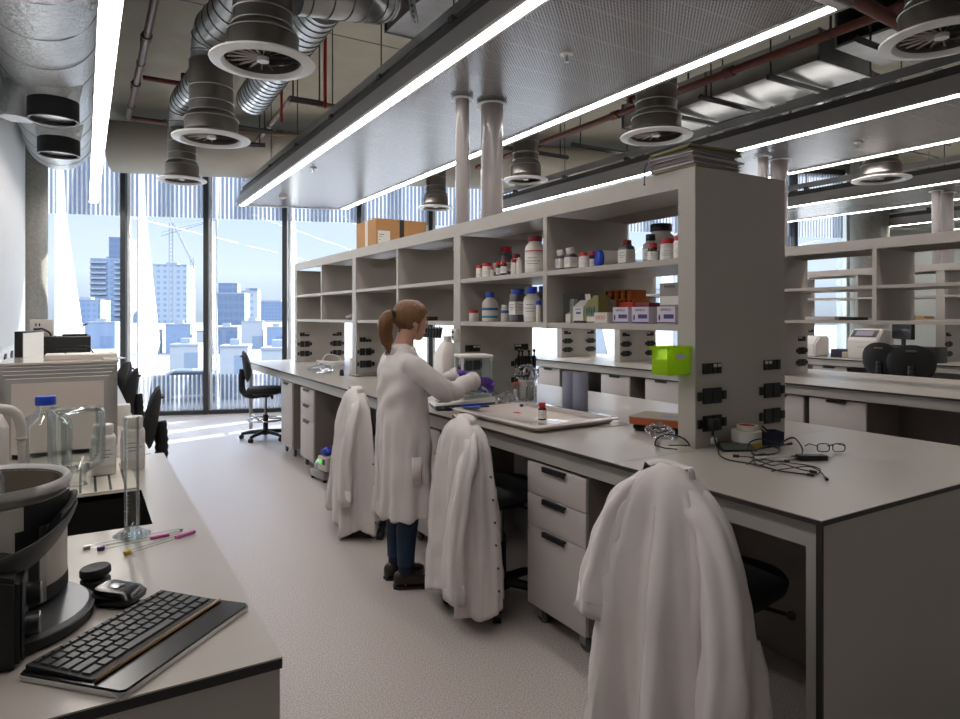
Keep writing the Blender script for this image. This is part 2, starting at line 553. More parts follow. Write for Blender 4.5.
def Wp(s): return (1.587 + s*math.cos(TH), 10.85 - s*math.sin(TH), 0)
NW = 12
for k in range(-1, NW-1):
    s0 = -1.12 + 1.15*k
    e = bpy.data.objects.new('window_%d' % (k+2), None); C.objects.link(e)
    e.location = Wp(s0); e.rotation_euler = (0, 0, -TH); e['kind'] = 'structure'
    m = M(); m.box(.035, 1.115, 0, .024, .06, 4.2)
    O('pane', m, m_pane, e, smooth=False)
    m = M(); m.box(-.035, .035, -.10, .10, 0, 4.3)
    O('mullion', m, m_frame, e, smooth=False)
    m = M(); m.box(.035, 1.115, -.06, .08, 0, .06)
    O('bottom_rail', m, m_frame, e, smooth=False)
    m = M(); m.box(.035, 1.115, -.06, .08, 4.2, 4.3)
    O('top_rail', m, m_frame, e, smooth=False)
    m = M(); m.box(.05, .085, -.045, -.005, .06, 4.2)
    O('inner_bead', m, m_whitepaint, e, smooth=False)
    # twisted white fin standing outside the glass
    if k % 3 != 1:
        prof = [(-.2, .03, .75), (.55, .05, 1.0), (1.05, .10, 1.32), (2.2, .06, .98), (3.0, .04, .72), (4.6, .02, .55)]
    else:
        prof = [(-.2, .03, .56), (.6, -.02, .66), (1.7, -.16, .9), (2.5, -.10, .8), (3.2, 0, .6), (4.6, .03, .56)]
    m = M()
    m.loft([[(.06, .42, z), (.06+x, y, z), (.085+x, y, z), (.085, .42, z)] for z, x, y in prof])
    O('fin', m, m_fin, e, smooth=False)
m = M()
m.prism([(LX, wallY(LX)-.05, 4.25), (x0, wallY(x0)-.05, 4.25), (x0, wallY(x0)+.12, 4.25), (LX, wallY(LX)+.12, 4.25)], (0, 0, .15))
struct('trim_1', m, m_conc, smooth=False)

# ------------------------------------------------------------------ lighting canopies
PITCHX = 3.58
def canopy(i, y0, label, far_cut=.35):
    xa, xb = 1.955 + PITCHX*i, 3.515 + PITCHX*i
    if i == 3: xb = 14.3
    t = thing('lighting_canopy', label, 'ceiling canopy', (xa, y0, 3.15), 0, 'suspended lighting canopies')
    W = xb - xa
    def fy(x): return wallY(xa+x) - far_cut - y0
    m = M(); m.prism([(.13, .05, .012), (W-.13, .05, .012), (W-.13, fy(W-.13)-.1, .012), (.13, fy(.13)-.1, .012)], (0, 0, .03))
    O('perforated_panel', m, m_perf, t, smooth=False)
    for a, b in ((.035, .115), (W-.115, W-.035)):
        m = M(); m.prism([(a, .06, .004), (b, .06, .004), (b, fy(b)-.05, .004), (a, fy(a)-.05, .004)], (0, 0, .03))
        O('light_strip', m, m_strip, t, smooth=False)
    m = M()
    for a, b in ((.115, .13), (W-.13, W-.115), (.02, .035), (W-.035, W-.02)):
        m.prism([(a, .03, 0), (b, .03, 0), (b, fy(b)-.04, 0), (a, fy(a)-.04, 0)], (0, 0, .06))
    m.box(.02, W-.02, 0, .06, 0, .06)
    m.prism([(0, fy(0)-.05, 0), (W, fy(W)-.05, 0), (W, fy(W), 0), (0, fy(0), 0)], (0, 0, .06))
    O('trim', m, m_whitepaint, t, smooth=False)
    m = M()
    for a, s in ((0, 1), (W, -1)):
        m.prism([(a, 0, .0), (a+.02*s, 0, .0), (a+.06*s, 0, .15), (a+.03*s, 0, .15)], (0, fy(a), 0))
    m.box(0, W, -.01, .01, 0, .15)
    O('fascia', m, m_canopyside, t, smooth=False)
    m = M()
    m.prism([(.05, .02, .15), (W-.05, .02, .15), (W-.05, fy(W)-.02, .15), (.05, fy(.05)-.02, .15)], (0, 0, .07))
    O('backing_tray', m, m_dark, t, smooth=False)
    m = M(); m.prism([(.35, .3, .221), (.43, .3, .221), (.43, fy(.43)-.3, .221), (.35, fy(.35)-.3, .221)], (0, 0, .02)); m.prism([(W-.43, .3, .221), (W-.35, .3, .221), (W-.35, fy(W-.35)-.3, .221), (W-.43, fy(W-.43)-.3, .221)], (0, 0, .02))
    O('added_uplight_strip', m, m_addeduplight, t, smooth=False)  # unseen upward strips, added on the tray to brighten the concrete ceiling
    for a in (.07, W-.07):
        m = M()
        m.box(a-.015, a+.015, .3, fy(a)-.1, .25, .255); m.box(a-.015, a-.01, .3, fy(a)-.1, .25, .325); m.box(a+.01, a+.015, .3, fy(a)-.1, .25, .325)
        O('hanging_rail', m, m_galv, t, smooth=False)
    for a in (.07, W-.07):
        y = .5
        while y < fy(a)-.8:
            if not (i == 1 and a < 1 and 1.3 < y+y0 < 5.65):
                m = M(); m.box(a-.03, a+.03, y-.03, y+.03, .222, .26)
                m.cyl((a, y, .26), (a, y, CZ-3.15-.005), .006, seg=6)
                O('hanger', m, m_dark, t)
            y += 1.2
    return t
canopy(0, 2.0, 'perforated lighting canopy over the bench where the person works, largest in view')
canopy(1, .6, 'perforated lighting canopy over the second bench, behind the stack of folders')
canopy(2, .6, 'perforated lighting canopy over the third bench, with two poles through it')
canopy(3, .6, 'furthest lighting canopy in front of the pale far wall, one light strip showing')

# slim suspended light over the wall bench
t = thing('pendant_light', 'long bright suspended linear light beside the foil duct', 'ceiling light', (.068, .4, 3.1))
m = M(); m.box(0, .10, 0, 10.4, 0.0, .006)
O('diffuser', m, m_strip, t, smooth=False)
m = M(); m.box(-.006, .106, -.005, 10.405, .006, .1)
O('housing', m, m_whitepaint, t, smooth=False)
for y in (1.2, 4.2, 7.2, 9.8):
    m = M(); m.cyl((.05, y, .1), (.05, y, CZ-3.1-.004), .003, seg=6)
    O('suspension_wire', m, m_steel, t)

# poles that rise from the shelving into the canopies
def poles(i, y):
    for dx, r, lab in ((2.46, .052, 'slim'), (2.725, .086, 'thick')):
        x = dx + PITCHX*i
        place = ['the shelving with the bottles', 'the second bench shelving', 'the third bench shelving'][i]
        t = thing('service_pole', '%s pinkish grey service pole rising from %s' % (lab, place), 'pole', (x, y, 2.182), 0, 'service poles')
        m = M(); m.lathe([(r, 0), (r, 3.15-2.182-.002)], seg=28)
        O('pole', m, m_pole, t)
        m = M(); m.lathe([(r+.002, 0), (r+.035, 0), (r+.035, .006), (r+.002, .006)], (0, 0, 3.15-2.182-.012), 28, caps=False)
        O('collar', m, m_whitepaint, t)
poles(0, 4.36); poles(1, 4.36); poles(2, 4.36)

# small fittings on the canopy undersides
def sprinkler(x, y, lab, smoke=False):
    t = thing('smoke_detector' if smoke else 'hanging_sprinkler', lab, 'smoke detector' if smoke else 'sprinkler', (x, y, 3.161), 0, 'fittings under the canopies')
    if smoke:
        m = M(); m.lathe([(.055, 0), (.055, -.015), (.045, -.035), (.03, -.045), (.0, -.046)], seg=20)
        O('detector_body', m, m_whitepl, t)
        m = M(); m.lathe([(.06, .0), (.06, -.006), (.05, -.006)], seg=20); O('base_ring', m, m_whitepaint, t)
    else:
        m = M(); m.lathe([(.04, 0), (.038, -.008), (.02, -.012), (0, -.012)], seg=18)
        O('rose', m, m_whitepaint, t)
        m = M(); m.cyl((0, 0, -.012), (0, 0, -.05), .008, seg=8); m.lathe([(.016, -.05), (.016, -.054), (0, -.056)], seg=12)
        O('nozzle', m, m_steel, t)
# ------------------------------------------------------------------ benches and shelving
PODS = [[2.05, 4.22, 6.39, 8.56], [2.05, 4.22, 6.39, 7.6], [2.05, 4.22, 6.39]]
BEND = [9.14, 8.2, 7.0]
BNAME = ['the bench where the person works', 'the second bench', 'the third bench']

def bench(i):
    xa, xb = 1.853 + PITCHX*i, 3.47 + PITCHX*i
    ya, yb = 1.141, BEND[i]
    W, L = xb-xa, yb-ya
    t = thing('lab_bench', ['long grey double-sided lab bench with a tall solid end panel, the person stands at it',
                            'second grey lab bench, between the bottle shelving and the third bench',
                            'third grey lab bench, carrying the white instruments and the monitor'][i], 'lab bench', (xa, ya, 0), 0, 'lab benches')
    cuts = [0] + [p-.02-ya for p in PODS[i]] + [L]
    for a, b in zip(cuts, cuts[1:]):
        m = M(); m.box(0, W, a+.001, b-.001, .897, .9)
        w = O('worktop', m, m_top, t, smooth=False)
        m = M(); m.box(.0005, W-.0005, a+.0015, b-.0015, .882, .897)
        O('worktop_core', m, m_edge, w, smooth=False)
    for a in (.03, W-.055):
        m = M(); m.box(a, a+.025, .02, L-.02, .80, .882)
        O('apron', m, m_apron, t, smooth=False)
    m = M(); m.box(.004, W-.004, .004, .022, 0, .882)
    p = O('end_panel', m, m_panel, t, smooth=False)
    m = M(); m.box(.002, .012, .003, .021, 0, .882); O('edge_strip', m, m_edge, p, smooth=False)
    for a in (.03, W-.07):
        for y in (.03, L-.06):
            m = M(); m.box(a, a+.04, y, y+.04, .02, .80); m.cyl((a+.02, y+.02, 0), (a+.02, y+.02, .03), .02, seg=10)
            O('leg', m, m_apron, t, smooth=False)
    m = M(); m.box(W/2-.01, W/2+.01, .03, L-.5, 0.0, .88)
    O('modesty_panel', m, m_carcass, t, smooth=False)
    m = M(); m.box(.55, W-.55, L-.5, L-.48, 0, .88)
    O('closing_panel', m, m_carcass, t, smooth=False)
    m = M(); m.box(.04, .06, L-.06, L-.5, .17, .2)
    O('stretcher', m, m_apron, t, smooth=False)
    return t
BENCH = [bench(i) for i in range(3)]

def sockets(panel, zs, x0, dx, y):
    """three rows of outlets on the near face of an upright, in two columns"""
    for cx in (x0+.105, x0+dx-.105):
        m = M()
        for k in range(4): m.box(cx-.062+k*.032, cx-.062+k*.032+.027, y-.008, y, zs[0]-.024, zs[0]+.024)
        O('data_outlet', m, m_black, panel, smooth=False)
        m = M()
        for k in (0, 1) : m.box(cx+.004+k*.03*(1 if cx < x0+dx/2 else -1) - (0 if cx < x0+dx/2 else .034), cx+.026+k*.03*(1 if cx < x0+dx/2 else -1) - (0 if cx < x0+dx/2 else .034), y-.0095, y-.007, zs[0]+.006, zs[0]+.02)
        O('port_cover', m, m_whitepl, panel, smooth=False)
        for z in zs[1:]:
            m = M()
            for k in (-1, 1):
                m.box(cx+k*.033-.029, cx+k*.033+.029, y-.010, y, z-.036, z+.036, .003)
                m.box(cx+k*.082-.013, cx+k*.082+.013, y-.010, y, z-.02, z+.02, .002)
                for px_, pz in ((0, .016), (-.011, -.012), (.011, -.012)):
                    m.box(cx+k*.033+px_-.003, cx+k*.033+px_+.003, y-.0106, y-.009, z+pz-.004, z+pz+.004)
            O('power_socket', m, m_black, panel, smooth=False)

SX, SD, SH = 2.363, .647, 2.18
def shelving(i):
    xa = SX + PITCHX*i
    t = thing('shelving_unit', ['tall grey shelving standing on the near bench, filled with bottles and boxes',
                                'grey open shelving standing on the second bench',
                                'grey open shelving standing on the third bench, seen through the second'][i], 'shelving', (xa, PODS[i][0], .9), 0, 'bench-top shelving')
    ys = [p - PODS[i][0] for p in PODS[i]]
    H = SH - .9
    zs = (.36, .235, .11)
    for j, y in enumerate(ys):
        m = M(); m.box(0, SD, y, y+.1, .001, H-.002 if j == 0 else H-.0915)
        p = O('end_panel' if j in (0, len(ys)-1) else 'service_upright', m, m_panel if j == 0 else m_shelf, t, smooth=False)
        if j == 0 and i == 0:
            m = M(); m.box(-.002, .0, y+.002, y+.1, .001, H-.002); O('front_facing', m, m_shelf, p, smooth=False)
        sockets(p, zs, 0, SD, y)
    for y0, y1 in zip(ys, ys[1:]):
        ym = (y0+y1)/2 + .05
        a, b = y0+.1, y1
        half = (y1-y0) > 1.5
        if half:
            m = M(); m.box(0, SD, ym-.018, ym+.018, .525, H-.085)
            O('divider', m, m_shelf, t, smooth=False)
        segs = ((a, ym-.018), (ym+.018, b)) if half else ((a, b),)
        for sa, sb in segs:
            for z in (.56, .87):
                m = M(); m.box(.004, SD-.004, sa, sb, z-.03, z, .002)
                O('shelf', m, m_shelf, t, smooth=False)
    for y0, y1 in zip([ys[0]+.1]+ys[1:-1], ys[1:-1]+[ys[-1]+.1]):
        m = M(); m.box(.0, .02, y0, y1, H-.09, H); m.box(SD-.02, SD, y0, y1, H-.09, H); m.box(.02, SD-.02, y0, y1, H-.03, H-.004)
        O('top_board', m, m_shelf, t, smooth=False)
    return t
SHELF = [shelving(i) for i in range(3)]

# ------------------------------------------------------------------ pedestals under the benches
def make_pedestal(w, fronts, castor=True, d=.55, z0=.085, z1=.785, handle_at='left'):
    """front faces -X; local x runs into the bench, local y along it"""
    t = thing('drawer_pedestal', 'grey pedestal', 'drawer pedestal', (0, 0, 0), 0)
    m = M(); m.box(.018, d, 0, w, z0, z1)
    O('carcass', m, m_carcass, t, smooth=False)
    z = z1
    for h in fronts:
        m = M(); m.box(0, .018, .002, w-.002, z-h+.003, z-.001, .002)
        dr = O('drawer' if len(fronts) > 1 else 'door', m, m_drawer, t)
        yy = w*.5
        m = M(); m.box(-.016, .001, yy-.085, yy+.085, z-.012, z-.004); m.box(-.016, -.012, yy-.085, yy+.085, z-.028, z-.004)
        O('handle', m, m_black, dr, smooth=False)
        z -= h
    if castor:
        for x in (.045, d-.06):
            for y in (.06, w-.06):
                m = M(); m.box(x-.014, x+.014, y-.02, y+.02, z0-.03, z0); m.box(x-.016, x-.012, y-.02, y+.02, .03, z0-.01); m.box(x+.012, x+.016, y-.02, y+.02, .03, z0-.01)
                f = O('castor_fork', m, m_steel, t, smooth=False)
                m = M(); m.lathe([(.012, -.011), (.034, -.011), (.039, -.006), (.039, .006), (.034, .011), (.012, .011)], (x, y-.01, .039), 18, axis=(1, 0, 0))
                O('castor_wheel', m, m_rubber, f)
                m = M(); m.cyl((x-.013, y-.01, .039), (x+.013, y-.01, .039), .012, seg=10)
                O('wheel_hub', m, m_steel, f)
    return t
FR3 = [.155, .155, .39]
PX = 1.885
p = make_pedestal(.445, FR3); p.location = (PX, 2.24, 0)
p['label'] = 'grey three-drawer pedestal on castors, beside the nearest hanging lab coat'; p['group'] = 'drawer pedestals'
p2 = dup(p, (PX, 3.62, 0), label='grey three-drawer pedestal under the worktop in front of the person')
p3 = dup(p, (PX, 6.24, 0), label='white-fronted three-drawer pedestal left of the small pump on the floor')
p4 = make_pedestal(.445, [.70]); p4.location = (PX, 7.0, 0)
p4['label'] = 'single-door pedestal on castors beside the black stool with the foot ring'; p4['group'] = 'drawer pedestals'
# second bench
q = make_pedestal(.50, [.30, .40], castor=True, d=.5); q.location = (5.50, 3.01, 0); q['label'] = 'wide white-fronted pedestal of the second bench, right of the end panel'; q['group'] = 'drawer pedestals'
for y, lab in ((3.56, 'white-fronted pedestal of the second bench just behind the end panel with sockets'),
               (5.0, 'pedestal of the second bench seen below the green bin'),
               (5.75, 'pedestal of the second bench seen behind the paper rolls'),
               (7.08, 'pale pedestal furthest along the second bench, above the tray')):
    dup(q, (5.50, y, 0), label=lab)
q3 = dup(q, (9.10, 5.25, 0), label='white pedestal under the third bench, below the large white instrument')

# ------------------------------------------------------------------ wall benches on the left
def wall_bench(xf, y0, y1, label, sink=None):
    t = thing('side_bench', label, 'lab bench', (LX+.002, y0, 0), 0, 'wall benches')
    W, L = xf-LX-.002, y1-y0
    m = M(); e = M()
    if sink:
        sx0, sx1, sy0, sy1 = [v - o for v, o in zip(sink, (LX+.002, LX+.002, y0, y0))]
        for bx in ((0, sx0, 0, L), (sx1, W, 0, L), (sx0, sx1, 0, sy0), (sx0, sx1, sy1, L)):
            m.box(*bx, .897, .9); e.box(bx[0]+.0, bx[1]-(.0005 if bx[1] == W else 0), bx[2]+.0005*(bx[2] == 0), bx[3]-.0005*(bx[3] == L), .880, .897)
    else:
        m.box(0, W, 0, L, .897, .9); e.box(0, W-.0005, .0005, L-.0005, .880, .897)
    w = O('worktop', m, m_top, t, smooth=False)
    O('worktop_core', e, m_edge, w, smooth=False)
    m = M(); m.box(0, W-.004, .004, .022, 0, .88); O('end_panel', m, m_panel, t, smooth=False)
    m = M(); m.box(W-.05, W-.025, .022, L-.02, .80, .88); O('apron', m, m_apron, t, smooth=False)
    m = M(); m.box(0, W-.06, L-.03, L-.01, 0, .88); O('far_panel', m, m_carcass, t, smooth=False)
    if sink:
        m = M(); g = .006
        d = .62
        m.box(sx0-g, sx1+g, sy0-g, sy1+g, d-.01, d)
        m.box(sx0-g, sx0, sy0-g, sy1+g, d, .897); m.box(sx1, sx1+g, sy0-g, sy1+g, d, .897)
        m.box(sx0, sx1, sy0-g, sy0, d, .897); m.box(sx0, sx1, sy1, sy1+g, d, .897)
        O('sink', m, m_sinkblack, t, smooth=False)
    return t

WB = wall_bench(.30, 1.175, 3.20, 'near wall bench with the black sink, the steel bath and the keyboard on it', (-.22, .17, 2.12, 2.56))
WB2 = wall_bench(.25, 3.21, 9.6, 'far wall bench under the framed enclosure, monitor and black printer')
# ------------------------------------------------------------------ ceiling services
def swirl(t_loc, lab, r=.30, drum_top=.5, side=None, up=None):
    """round swirl diffuser: flange, blades, stepped drum"""
    t = thing('vent_diffuser', lab, 'air diffuser', t_loc, 0, 'swirl diffusers hanging from the ceiling')
    k = r/.30
    m = M(); m.lathe([(.215*k, .03), (.225*k, .008), (.235*k, 0), (.297*k, .012), (.30*k, .02), (.296*k, .024), (.24*k, .014)], seg=48, caps=False)
    O('flange', m, m_whitepaint, t)
    m = M(); m.lathe([(.215*k, .03), (.205*k, .07), (.20*k, .075)], seg=40, caps=False)
    O('throat', m, m_drum, t)
    m = M(); m.cyl((0, 0, .02), (0, 0, .045), .035*k, seg=18)
    hub = O('hub', m, m_whitepaint, t)
    m = M()
    n = 18
    for i in range(n):
        a = 2*PI*i/n
        d = Vector((math.cos(a), math.sin(a), 0)); e = Vector((-math.sin(a), math.cos(a), 0))
        p0, p1 = d*.03*k + Vector((0, 0, .04)), d*.208*k + Vector((0, 0, .04))
        for p, q in ((p0, p1),):
            w0, w1 = .0035*k, .0055*k
            up_ = Vector((0, 0, .006))
            m.loft([[p - e*w0, p - e*w0 + Vector((0, 0, .002)), p + e*w0 + up_ + Vector((0, 0, .002)), p + e*w0 + up_],
                    [q - e*w1, q - e*w1 + Vector((0, 0, .002)), q + e*w1 + up_ + Vector((0, 0, .002)), q + e*w1 + up_]])
    O('blade_ring', m, m_steel, t, smooth=False)
    m = M(); m.lathe([(.01, .11), (.20*k, .11)], seg=36, caps=False); O('dark_backing', m, m_black, t)
    m = M(); m.lathe([(.205*k, .022), (.205*k, .17), (.196*k, .19), (.176*k, .215), (.170*k, .22), (.170*k, drum_top), (0, drum_top)], seg=40, caps=False)
    O('drum', m, m_drum, t)
    m = M()
    for z in (.225, .30, min(drum_top-.02, .42)): m.ring((0, 0, z), .171*k, .005, seg=40, sub=6)
    m.ring((0, 0, .17), .206*k, .004, seg=40, sub=6)
    O('seam_band', m, m_galv, t)
    return t
DIF = [
    ((.906, 4.0, 2.98), 'largest swirl diffuser in view, over the aisle left of the near canopy', .30, .58),
    ((.885, 5.70, 2.915), 'second swirl diffuser along the aisle by the foil duct, on a tall neck', .30, .63),
    ((.90, 7.70, 2.935), 'third swirl diffuser along the aisle, in front of the windows', .25, .555),
    ((4.15, 4.02, 3.0), 'swirl diffuser directly above the stack of folders', .30, .60),
    ((4.05, 5.80, 2.935), 'swirl diffuser just right of the thick service pole', .24, .56),
    ((4.05, 7.90, 2.935), 'swirl diffuser furthest from the stack of folders, above the cardboard box', .24, .56),
    ((4.03, 1.80, 3.0), 'swirl diffuser nearest the red pipe, cut by the edge of the view', .30, .62),
    ((7.45, 3.92, 2.97), 'swirl diffuser between the second and third canopies', .29, .5),
]
for d in DIF: swirl(*d)

def spiral_duct(pts, r, lab, seams=.13, mt=None, ringr=.006, group='round ventilation ducts', name='round_duct'):
    P = [Vector(p) for p in pts]
    L = P[0]
    t = thing(name, lab, 'duct', tuple(L), 0, group)
    Q = [p - L for p in P]
    m = M(); m.tube(Q, r, 28)
    O('duct_wall', m, mt or m_spiral, t)
    m = M()
    acc = seams*.5
    for a, b in zip(Q, Q[1:]):
        ln = (b-a).length
        d = (b-a)/ln
        s = acc
        while s < ln:
            m.ring(tuple(a + d*s), r+.001, ringr, axis=tuple(d), seg=26, sub=5)
            s += seams
        acc = s - ln
    O('seam_ridge', m, m_galvd, t)
    return t
def elbow(p0, c, a0, a1, n, ax, ay, r): return [Vector(c) + Vector(ax)*r*math.cos(a0+(a1-a0)*i/n) + Vector(ay)*r*math.sin(a0+(a1-a0)*i/n) for i in range(n+1)]
# long duct over the aisle that drops to the second diffuser
e1 = elbow(None, (.885, 5.70-.17, 3.58), 0, PI/2, 6, (0, 1, 0), (0, 0, 1), .17)
spiral_duct([(.885, 5.70, 3.556)] + e1 + [(.95, 5.15, 3.77), (1.0, 4.4, 3.92), (1.0, 2.0, 3.92), (1.0, -.5, 3.92)], .155, 'spiral duct that runs above the largest diffuser and drops to the second one')
e2 = elbow(None, (.90, 7.70-.22, 3.53), 0, PI/2, 6, (0, 1, 0), (0, 0, 1), .22)
spiral_duct([(.90, 7.70, 3.502)] + e2 + [(.95, 6.7, 3.74), (1.05, 6.0, 3.76)], .13, 'short bent duct dropping to the third diffuser by the windows')
e3 = elbow(None, (1.46, 6.95, 3.52), PI/2, 0, 5, (0, 1, 0), (0, 0, 1), .16)
spiral_duct([(1.44, 4.55, 3.70), (1.46, 6.9, 3.68)], .15, 'bright spiral duct hanging between the first two diffusers', seams=.1)
e4 = [(.906+.195, 4.0, 3.48), (1.35, 4.02, 3.52), (1.60, 4.12, 3.60), (1.78, 4.35, 3.72), (1.88, 4.6, 3.88), (1.97, 4.75, 3.98)]
spiral_duct(smooth_path(e4, 3), .15, 'segmented elbow duct from the largest diffuser to the flat box duct', seams=.12, mt=m_galv)
# aisle between first and second benches
spiral_duct(smooth_path([(4.045, 5.80, 3.545), (4.045, 5.76, 3.62), (4.06, 5.45, 3.72), (4.12, 5.0, 3.72)], 3), .14, 'foil wrapped elbow above the diffuser right of the thick pole', mt=m_foil, ringr=.003)
spiral_duct([(4.13, 4.98, 3.72), (4.15, 4.45, 3.72)], .145, 'dark flanged duct section between two diffusers of the middle aisle', mt=m_galvd, seams=.18, ringr=.012)
spiral_duct([(4.05, 7.90, 3.506), (4.05, 7.9, 3.75)], .13, 'upright duct neck above the diffuser over the cardboard box', mt=m_foil)
spiral_duct([(6.05, 3.95, 3.67), (7.1, 4.0, 3.67), (7.45, 4.0, 3.67)], .15, 'round duct branching towards the diffuser of the far aisle', mt=m_galv)
spiral_duct([(6.03, 4.75, 3.64), (6.9, 4.8, 3.64)], .15, 'dull round duct beside the flat box duct, further one', mt=m_galvd)
spiral_duct([(6.03, 3.50, 3.70), (6.8, 3.55, 3.70)], .14, 'dull round duct beside the flat box duct, nearer one', mt=m_galvd)

def boxduct(x0, x1, y0, y1, z0, z1, lab, mt):
    t = thing('box_duct', lab, 'duct', (x0, y0, z0), 0, 'flat rectangular ducts')
    m = M(); m.box(0, x1-x0, 0, y1-y0, 0, z1-z0)
    O('duct_body', m, mt, t, smooth=False)
    y = 0
    while y <= y1-y0+.01:
        m = M()
        m.box(-.012, x1-x0+.012, y-.01, y+.01, -.012, .0); m.box(-.012, 0, y-.01, y+.01, 0, z1-z0); m.box(x1-x0, x1-x0+.012, y-.01, y+.01, 0, z1-z0)
        y += (y1-y0)/2
        O('flange_joint', m, m_galvd, t, smooth=False)
    for y in (.4, (y1-y0)*.7):
        m = M(); m.box(-.1, x1-x0+.1, y-.02, y+.02, -.055, -.014)
        for x in (-.07, x1-x0+.07): m.cyl((x, y, -.055), (x, y, CZ-z0-.005), .007, seg=6)
        O('hanger', m, m_dark, t, smooth=False)
    return t
boxduct(2.17, 3.0, -.6, 5.15, 3.88, 4.16, 'dark flat box duct above the near canopy', m_galvd)
boxduct(5.16, 5.90, 3.2, 5.5, 3.60, 3.86, 'shiny flat box duct right of the stack of folders', m_galv)
# fan coil box at the near end of the shiny duct
t = thing('fan_coil_unit', 'open-ended steel fan coil box behind the red pipe', 'ventilation unit', (5.2, 2.2, 3.66))
m = M(); m.box(0, .7, 0, .9, 0, .02); m.box(0, .7, 0, .9, .30, .32); m.box(.68, .7, 0, .9, .02, .30); m.box(0, .7, .88, .9, .02, .30)
O('casing', m, m_galvd, t, smooth=False)
m = M()
rr = random.Random(4)
for k in range(7): m.tube(smooth_path([(rr.uniform(.1, .5), rr.uniform(.1, .8), rr.uniform(.04, .25)) for _ in range(4)], 4), .018, 7)
O('pipework', m, m_black, t)
m = M(); m.cyl((.3, .2, .1), (.3, .35, .1), .05); m.ball((.45, .3, .16), .05); O('valve', m, m_brownpipe, t)

# foil lagged duct along the left wall with two black spigots
t = thing('foil_duct', 'fat silver foil lagged duct along the left wall', 'duct', (-.272, 0, 3.74))
m = M()
rr = random.Random(2)
rings = []
y = -2.5
while y < 10.0:
    r = .365 + rr.uniform(-.006, .006)
    rings.append((y, r)); y += .11
rings += [(10.06, .36), (10.16, .34), (10.24, .28), (10.28, .15), (10.29, .02)]
m.loft([[(r*math.cos(2*PI*k/40), yy, r*math.sin(2*PI*k/40)) for k in range(40)] for yy, r in rings])
m.noise(.012, 6, 3)
O('lagging', m, m_foil, t)
y = -.2
while y < 9.8:
    O('tape_band', M().ring((0, y, 0), .368, .004, axis=(0, 1, 0), seg=40, sub=5), m_galv, t); y += .62
for yy, z_, nm in ((6.66, -.34, 1), (8.07, -.35, 2)):
    m = M(); m.cyl((.05, yy, -.42), (.05, yy, -.15), .19, .235, seg=30); m.noise(.012, 8, nm)
    O('foil_collar', m, m_foil, t)
    m = M(); m.lathe([(.19, -.42), (.19, -.585), (.17, -.585), (.17, -.42)], (.05, yy, 0), 30, caps=False)
    sp = O('spigot', m, m_black, t)
    m = M(); m.lathe([(0, -.55), (.17, -.55)], (.05, yy, 0), 30, caps=False); O('spigot_damper', m, m_steel, sp)
m = M(); m.tube(smooth_path([(-.1, 6.9, -.15), (-.21, 6.9, -.32), (-.225, 6.9, -.55)], 5), .125, 16); m.noise(.015, 9, 7)
O('branch_stub', m, m_foil, t)

# pale lagged duct across the head of the windows
t = thing('lagged_duct', 'pale lagged duct running along the head of the windows', 'duct', (.35, wallY(.35)-.55, 3.90), -TH)
m = M()
m.loft([[(x, .36*math.cos(2*PI*k/36), .36*math.sin(2*PI*k/36)) for k in range(36)] for x in [i*.25 for i in range(0, 43)]])
m.noise(.012, 3, 5)
O('lagging', m, m_foilw, t)
for k in range(1, 10): O('tape_band', M().ring((k*1.1, 0, 0), .362, .005, axis=(1, 0, 0), seg=36, sub=5), m_galv, t)

# pipes
def pipe(pts, r, mt, lab, couplings=0, hang=(), n=1, group='ceiling pipes', cat='pipe', name='hanging_pipe'):
    P = [Vector(p) for p in pts]
    L = P[0]
    t = thing(name, lab, cat, tuple(L), 0, group)
    Q = [p-L for p in P]
    m = M()
    for a, b in zip(Q, Q[1:]): m.cyl(tuple(a), tuple(b), r, seg=12)
    for q in Q[1:-1]: m.ball(tuple(q), r*1.15, 10, 8)
    O('pipe_run', m, mt, t)
    if couplings:
        for a, b in zip(Q, Q[1:]):
            ln = (b-a).length
            k = max(1, int(ln/couplings))
            for i in range(1, k+1):
                p = a + (b-a)*(i/(k+1)); d = (b-a)/ln
                O('coupling', M().cyl(tuple(p-d*r*1.4), tuple(p+d*r*1.4), r*1.35, seg=12), mt, t)
    if hang:
        for h in hang:
            m = M()
            h = Vector(h)-L
            m.cyl(tuple(h), (h.x, h.y, CZ-L.z-.005), .006, seg=6); m.ring(tuple(h), r+.004, .004, axis=(0, 1, 0), seg=14, sub=5)
            O('hanger', m, m_dark, t)
    return t
pipe([(.5, 1.0, 4.1), (.5, 9.8, 4.1), (1.6, 9.8, 4.1), (3.2, 9.3, 4.1)], .035, m_brownpipe, 'brown steel pipe running to the windows beside the slim light', 1.6, [(.5, 5.6, 4.1), (.5, 7.6, 4.1), (.5, 9.2, 4.1)])
pipe([(.545, 8.0, 4.08), (.95, 8.0, 4.08), (.95, 8.0, 4.2)], .028, m_redpipe, 'short reddish branch pipe with an upturned end, left of the diffusers')
pipe([(.93, 9.72, 4.1), (.93, 9.3, 3.97)], .03, m_brownpipe, 'short brown stub pipe pointing down beside the third diffuser')
pipe([(2.0, 9.4, 3.85), (1.92, 7.2, 3.85), (2.6, 7.2, 3.85)], .03, m_brownpipe, 'brown pipe with an elbow beside the far end of the near canopy', 1.2)
pipe([(1.0, 6.9, 4.2), (1.75, 6.9, 4.2), (1.75, 6.9, 3.5)], .014, m_redthin, 'thin red pipe behind the bright spiral duct', group='thin red pipes')
pipe([(1.89, 5.9, 4.3), (1.89, 5.9, 3.4)], .016, m_redthin, 'thin upright red pipe beside the near canopy edge', group='thin red pipes')
pipe([(4.99, -.5, 3.70), (4.99, 8.4, 3.70)], .036, m_redpipe, 'long oxide red pipe along the side of the shiny box duct', 1.5, [(4.99, 3.0, 3.7), (4.99, 5.0, 3.7)])
